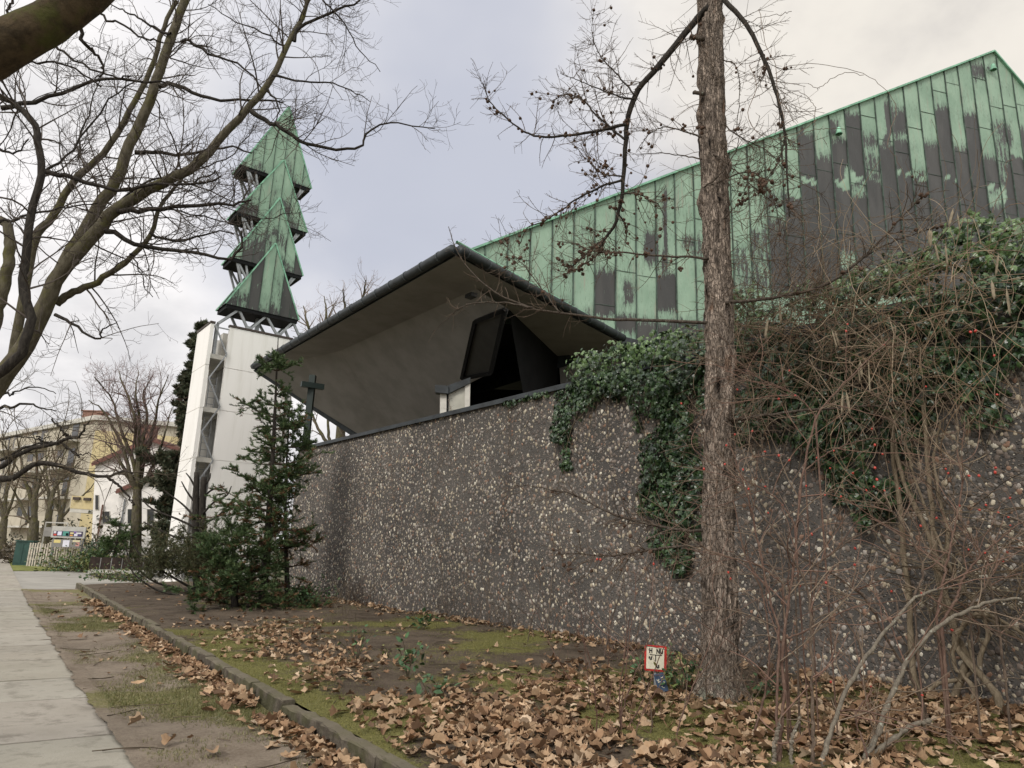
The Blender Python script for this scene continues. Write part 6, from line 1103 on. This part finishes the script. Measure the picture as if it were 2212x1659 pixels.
leafy('ground_cover', 'yellow-green low bushes in front of the picket fence', P(150, 1205, 37.5) * np.array([1, 1, 0]), .85, 1.6, 900, YP + GP[:2], (.10, .20), 11, cat='shrub', stems=60); leafy('ground_cover', 'yellow-green low bush under the right end of the notice board', P(185, 1208, 37) * np.array([1, 1, 0]), .8, 1.0, 500, YP + GP[1:2], (.10, .20), 12, cat='shrub', stems=36); leafy('ground_cover', 'low weedy bush below the brown slatted enclosure', P(225, 1262, 27.5) * np.array([1, 1, 0]) + np.array([0, 0, .2]), .24, .8, 420, YP + GP + [(.12, .09, .05)], (.07, .14), 13, cat='shrub', stems=40)
leafy('ground_cover', 'weedy bush between the slatted enclosure and the lopped conifer', P(285, 1262, 26.5) * np.array([1, 1, 0]) + np.array([0, 0, .2]), .26, .8, 380, YP + GP + [(.12, .09, .05)], (.07, .14), 14, cat='shrub', stems=36); leafy('evergreen_bush', 'round dark evergreen bush at the right end of the notice board', P(213, 1210, 40) * np.array([1, 1, 0]), 1.5, .75, 900, [(.02, .045, .02), (.03, .055, .025)], (.10, .18), 15, cat='shrub', stems=30); leafy('hedge', 'dull brown-green hedge along the front of the white house', P(190, 1175, 50) * np.array([1, 1, 0]), 2.2, 3.2, 1500, [(.10, .09, .05), (.07, .075, .04), (.12, .10, .06)], (.2, .34), 16, cat='hedge', stems=60)
leafy('hedge', 'brown hedge below the bare stump-like trunk at far left', P(40, 1178, 46) * np.array([1, 1, 0]), 1.1, 1.6, 600, [(.11, .085, .055), (.08, .065, .045)], (.15, .26), 17, cat='hedge', stems=40)
leafy('hedge', 'dark hedge strip at the far left edge beside the path', P(16, 1176, 60) * np.array([1, 1, 0]), 1.5, 1.6, 500, [(.05, .055, .035), (.08, .07, .05)], (.2, .3), 18, cat='hedge', stems=40)
# withered stalks against the wall foot
rg = np.random.default_rng(91)
def stalks(label, pts, n, L, col, seed, spread=.25, name='withered_shrub'):
    rg = np.random.default_rng(seed); b = np.array([at(x, y) for x, y in pts]); t = thing(name, label, 'shrub', b.mean(0)); i = rg.integers(0, len(b), n); s_ = b[i] + rg.normal(0, spread, (n, 3)) * np.array([1, 1, 0]); s_[:, 2] = bedz(s_[:, 0], s_[:, 1]) - .02; wv = (s_ - W0) @ WN; s_ -= np.maximum(0, wv + .08)[:, None] * WN; d = rg.normal(0, .45, (n, 3)) + np.array([0, 0, 1.]); T_ = walk(s_, d, rg.uniform(*L, n), 10, .09, (0, 0, .02), rg); T_ -= np.maximum(0, ((T_ - W0) @ WN) + .03)[..., None] * WN
    Rr = np.linspace(1, .5, 10)[None] * rg.uniform(.003, .006, (n, 1)); mb = MB(); mb.tubes(T_, Rr, 4, col=tint(n, col)); mb.build('stem', M_TWIG, t); h, hr = grow(T_, Rr, 5, .25, 1, (.1, .4), (25, 65), 6, .08, (0, 0, .03), rr=.6, r1=.0016, rng=rg); mb = MB(); mb.tubes(h, hr, 3, col=tint(len(h), col)); mb.build('crown', M_TWIG, t)
stalks('withered brown tangle at the wall foot right of the spruce', [(860, 1300), (880, 1306), (840, 1300)], 46, (.3, .9), (.075, .055, .042), 1); stalks('thin dry stalks in the bed close to the spruce', [(735, 1330), (745, 1340), (720, 1325)], 16, (.4, 1.0), (.13, .105, .075), 2, .12); stalks('dead wiry creeper and stalks along the middle of the wall foot', [(960, 1335), (1010, 1345), (1060, 1352), (1110, 1360)], 60, (.3, 1.2), (.13, .105, .085), 3); stalks('bare upright suckers before the wall left of the hydrant sign', [(1280, 1400), (1330, 1420), (1200, 1385)], 22, (.5, 1.6), (.10, .075, .06), 4, .2)
stalks('reddish bare saplings in the leaf drift before the hydrant sign', [(1350, 1560), (1330, 1600), (1390, 1530)], 12, (.5, 1.5), (.12, .07, .055), 5, .25); stalks('bare brown suckers around the larch foot', [(1510, 1530), (1600, 1530), (1640, 1490)], 26, (.3, 1.0), (.11, .08, .06), 6, .2)
# bare creeper strands on the wall
rg = np.random.default_rng(93); cp = thing('bare_creeper', 'thin bare creeper strands running up the middle of the pebble wall', 'climbing plant', wall(4.5, -.03, .35)); mb = MB()
for pts in ([(1105, 1360), (1098, 1290), (1108, 1200), (1090, 1100), (1096, 1000), (1100, 900), (1098, 870)], [(960, 1330), (955, 1240), (940, 1160), (930, 1080), (955, 980), (965, 900), (975, 895)], [(870, 1300), (862, 1200), (850, 1080), (845, 1000), (835, 940)], [(1000, 1345), (1010, 1250), (1000, 1180), (960, 1120), (930, 1090)], [(1180, 1370), (1190, 1280), (1195, 1160), (1180, 1060), (1200, 980), (1192, 900)], [(955, 1000), (970, 960), (975, 900), (970, 860), (985, 845)], [(1100, 1100), (1060, 1160), (1040, 1230), (1060, 1320)]):
    p = spline([wp(x, y, -.03) for x, y in pts], 40) + rg.normal(0, .008, (40, 3)) * np.array([1, 1, 1]); p -= np.maximum(0, ((p - W0) @ WN) + .02)[:, None] * WN; mb.tubes(p, np.linspace(.006, .003, 40), 4, col=tint(1, (.14, .11, .085))); h, hr = grow(p[None], np.full((1, 40), .004), 5, .05, 1, (.15, .6), (20, 60), 8, .12, rr=.7, r1=.0016, rng=rg); h -= (((h - W0) @ WN) + .02)[..., None] * WN; mb.tubes(h, hr, 3, col=tint(len(h), (.13, .10, .08)))
mb.build('strands', M_TWIG, cp)

# ------------------------------------------------------------------ dead leaves, moss tufts, twigs on the ground
OK_ = [(0, -.55), (.05, -.30), (.26, -.36), (.16, -.14), (.40, -.02), (.20, .08), (.36, .30), (.13, .28), (.08, .46), (0, .60), (-.08, .46), (-.13, .28), (-.36, .30), (-.20, .08), (-.40, -.02), (-.16, -.14), (-.26, -.36), (-.05, -.30)]
def litter(name, pts, seed, size, hz, lift):
    th_ = np.arange(20) * 2 * math.pi / 20
    rg = np.random.default_rng(seed); n = len(pts); mb = MB(); z = hz(pts[:, 0], pts[:, 1]); yaw = rg.uniform(0, 6.28, n); X = np.stack([np.cos(yaw), np.sin(yaw), rg.normal(0, .28, n)], 1); Yv = np.stack([-np.sin(yaw), np.cos(yaw), rg.normal(0, .22, n)], 1); p = np.stack([pts[:, 0], pts[:, 1], z + .012 + rg.uniform(0, 1, n) ** 2 * lift], 1)
    pal = np.array([(.32, .215, .130), (.265, .165, .096), (.38, .27, .175), (.19, .112, .064), (.42, .32, .225), (.13, .08, .05)]); col = pal[rg.choice(6, n, p=[.25, .24, .18, .17, .06, .10])] * rg.uniform(.75, 1.2, (n, 1)); sz = rg.uniform(*size, n); m = len(OK_)
    for grp in range(16):
        s_ = np.arange(n) % 16 == grp; cu, cv, tw2 = rg.uniform(-.9, 1.6), rg.uniform(-1.0, 1.2), rg.uniform(-.8, .8); sq = rg.uniform(.6, 1.25); am = rg.uniform(.04, .30); rr2 = 1 + am * np.cos(th_ * rg.integers(6, 9) + rg.uniform(0, 3)) + rg.normal(0, .07, 20); ol = list(zip(.36 * sq * rr2 * np.cos(th_), .56 * rr2 * np.sin(th_))); m = 20; fold = rg.uniform(-.2, .9)
        tv = [(x, y, cu * x * x * 1.2 + cv * y * y * .7 + tw2 * x * y + fold * abs(x)) for x, y in ol] + [(0, 0, -.02)]; mb.leaves(tv, [[m, i, (i + 1) % m] for i in range(m)], p[s_], X[s_], Yv[s_], sz[s_], col[s_])
    o = mb.build(name, M_LEAF); o['kind'] = 'stuff'; return o
rg = np.random.default_rng(95); N0 = 90000; sw_ = np.stack([rg.uniform(-6, 22, N0), rg.uniform(.15, 7.5, N0)], 1); xy = K0[:2] + sw_[:, :1] * KD[:2] + sw_[:, 1:] * KN[:2]
inw = ((xy - W0[:2]) @ WN[:2]) < -.05; s_, w_ = sw_[:, 0], sw_[:, 1]; wd = -((xy - W0[:2]) @ WN[:2]); k = fnoise(xy[:, 0] * .8, xy[:, 1] * .8, 51); k2 = fnoise(xy[:, 0] * 2.6, xy[:, 1] * 2.6, 52)
pxy = np.array([proj((x, y, .32)) for x, y in xy]); X_, Y_ = pxy[:, 0], pxy[:, 1]
def bump(cx_, cy_, rx, ry): return np.exp(-(((X_ - cx_) / rx) ** 2 + ((Y_ - cy_) / ry) ** 2))
d_ = .90 * bump(1500, 1640, 480, 110) + .8 * bump(1150, 1560, 330, 62) + .70 * bump(1950, 1560, 420, 60) + .85 * bump(745, 1432, 95, 20) + .55 * bump(900, 1490, 120, 25) + .60 * np.exp(-(wd / .40) ** 2) * (Y_ > 1290) + .30 * bump(620, 1385, 130, 18) + .012 + .5 * bump(1250, 1480, 160, 40) + .25 * bump(560, 1350, 120, 20) + .5 * np.clip((X_ - 2200) / 200, 0, 1)
front = wd > -.2; far_thin = np.clip(1.35 - np.hypot(xy[:, 0], xy[:, 1]) / 26, .25, 1)
keep = inw & front & (rg.uniform(0, 1, N0) < np.clip(d_ * (k * 1.2 + k2 * 1.0 - .58) * 1.25, 0, 1) * far_thin) & (Y_ < 1760)
litter('fallen_leaves', xy[keep], 96, (.045, .105), bedz, .04)
N1 = 3000; s1_ = rg.uniform(-5, 17, N1); w1_ = -.06 - np.abs(rg.normal(0, .14, N1)); kk = fnoise(s1_ * 1.3, w1_ * 0 + 3, 53); ok = (kk > .40) & (rg.uniform(0, 1, N1) < .9); s1_, w1_ = s1_[ok], w1_[ok]; extra_s = rg.uniform(-5, 20, 110); extra_w = rg.uniform(-1.2, -.1, 110); pts = K0[:2] + np.concatenate([s1_, extra_s])[:, None] * KD[:2] + np.concatenate([w1_, extra_w])[:, None] * KN[:2]
def vgz(x, y):
    S_, w = (np.stack([x, y], 1) - K0[:2]) @ KD[:2], (np.stack([x, y], 1) - K0[:2]) @ KN[:2]; return .020 + .045 * (fnoise(x * 2.2, y * 2.2, 5) - .35) + .03 * np.clip((w + .8) / .8, 0, 1) + .012 * fnoise(x * 11, y * 11, 9)
litter('kerbside_leaves', pts, 97, (.055, .125), vgz, .04)
# short grass and moss tufts
def blades(name, pts, z, seed, h, pal, wdt):
    rg = np.random.default_rng(seed); n = len(pts); p = np.stack([pts[:, 0], pts[:, 1], z - .004], 1); up = nrm(rg.normal(0, .55, (n, 3)) + np.array([0, 0, 1.])); X = np.cross(up, rg.normal(0, 1, (n, 3))); sz = np.stack([np.full(n, wdt), rg.uniform(*h, n), np.full(n, .01)], 1); mb = MB(); mb.leaves([(-.5, 0, 0), (.5, 0, 0), (0, 1, 0)], [[0, 1, 2]], p, X, up, sz, np.array(pal)[rg.integers(0, len(pal), n)] * rg.uniform(.7, 1.3, (n, 1))); o = mb.build(name, M_GREEN); o['kind'] = 'stuff'
N2 = 240000; s2 = rg.uniform(-5, 16, N2); w2 = rg.uniform(-1.9, -.05, N2); q2_ = K0[:2] + s2[:, None] * KD[:2] + w2[:, None] * KN[:2]; wv = verge_wear(q2_[:, 0], q2_[:, 1], s2, w2) + (fnoise(q2_[:, 0] * 5, q2_[:, 1] * 5, 8) - .5) * .8; ok = (rg.uniform(0, 1, N2) < np.clip((wv - .05) * 1.1, 0, 1)) & (w2 > SWR(s2) + .02); blades('grass', q2_[ok], vgz(q2_[ok, 0], q2_[ok, 1]), 98, (.015, .045), [(.16, .15, .055), (.12, .125, .04), (.22, .19, .10), (.10, .11, .035)], .006)
N3 = 240000; s3 = rg.uniform(-5, 14, N3); w3 = rg.uniform(.12, 5, N3); q3 = K0[:2] + s3[:, None] * KD[:2] + w3[:, None] * KN[:2]; wv = bed_wear(q3[:, 0], q3[:, 1], s3, w3) + (fnoise(q3[:, 0] * 5, q3[:, 1] * 5, 18) - .5) * .9; ok = rg.uniform(0, 1, N3) < np.clip((wv - .15) * 1.3, 0, 1); blades('moss', q3[ok], bedz(q3[ok, 0], q3[ok, 1]), 99, (.008, .028), [(.16, .155, .035), (.11, .115, .03), (.20, .175, .06), (.08, .085, .025)], .007)
# fallen twigs
n = 260; rgx = np.random.default_rng(101); q4 = K0[:2] + rgx.uniform(-4, 15, (n, 1)) * KD[:2] + rgx.uniform(-1.5, 5.2, (n, 1)) * KN[:2]; wq = (q4 - K0[:2]) @ KN[:2]; zz = np.where(wq > .1, bedz(q4[:, 0], q4[:, 1]), vgz(q4[:, 0], q4[:, 1])); T_ = walk(np.column_stack([q4, zz + .012]), rgx.normal(0, 1, (n, 3)) * np.array([1, 1, .05]), rgx.uniform(.08, .5, n), 6, .12, rng=rgx); T_[:, :, 2] = T_[:, :1, 2] + (T_[:, :, 2] - T_[:, :1, 2]) * .15; mb = MB(); mb.tubes(T_, np.full((n, 6), .004), 4, col=tint(n, (.09, .07, .05), .4)); o = mb.build('fallen_twigs', M_TWIG); o['kind'] = 'stuff'
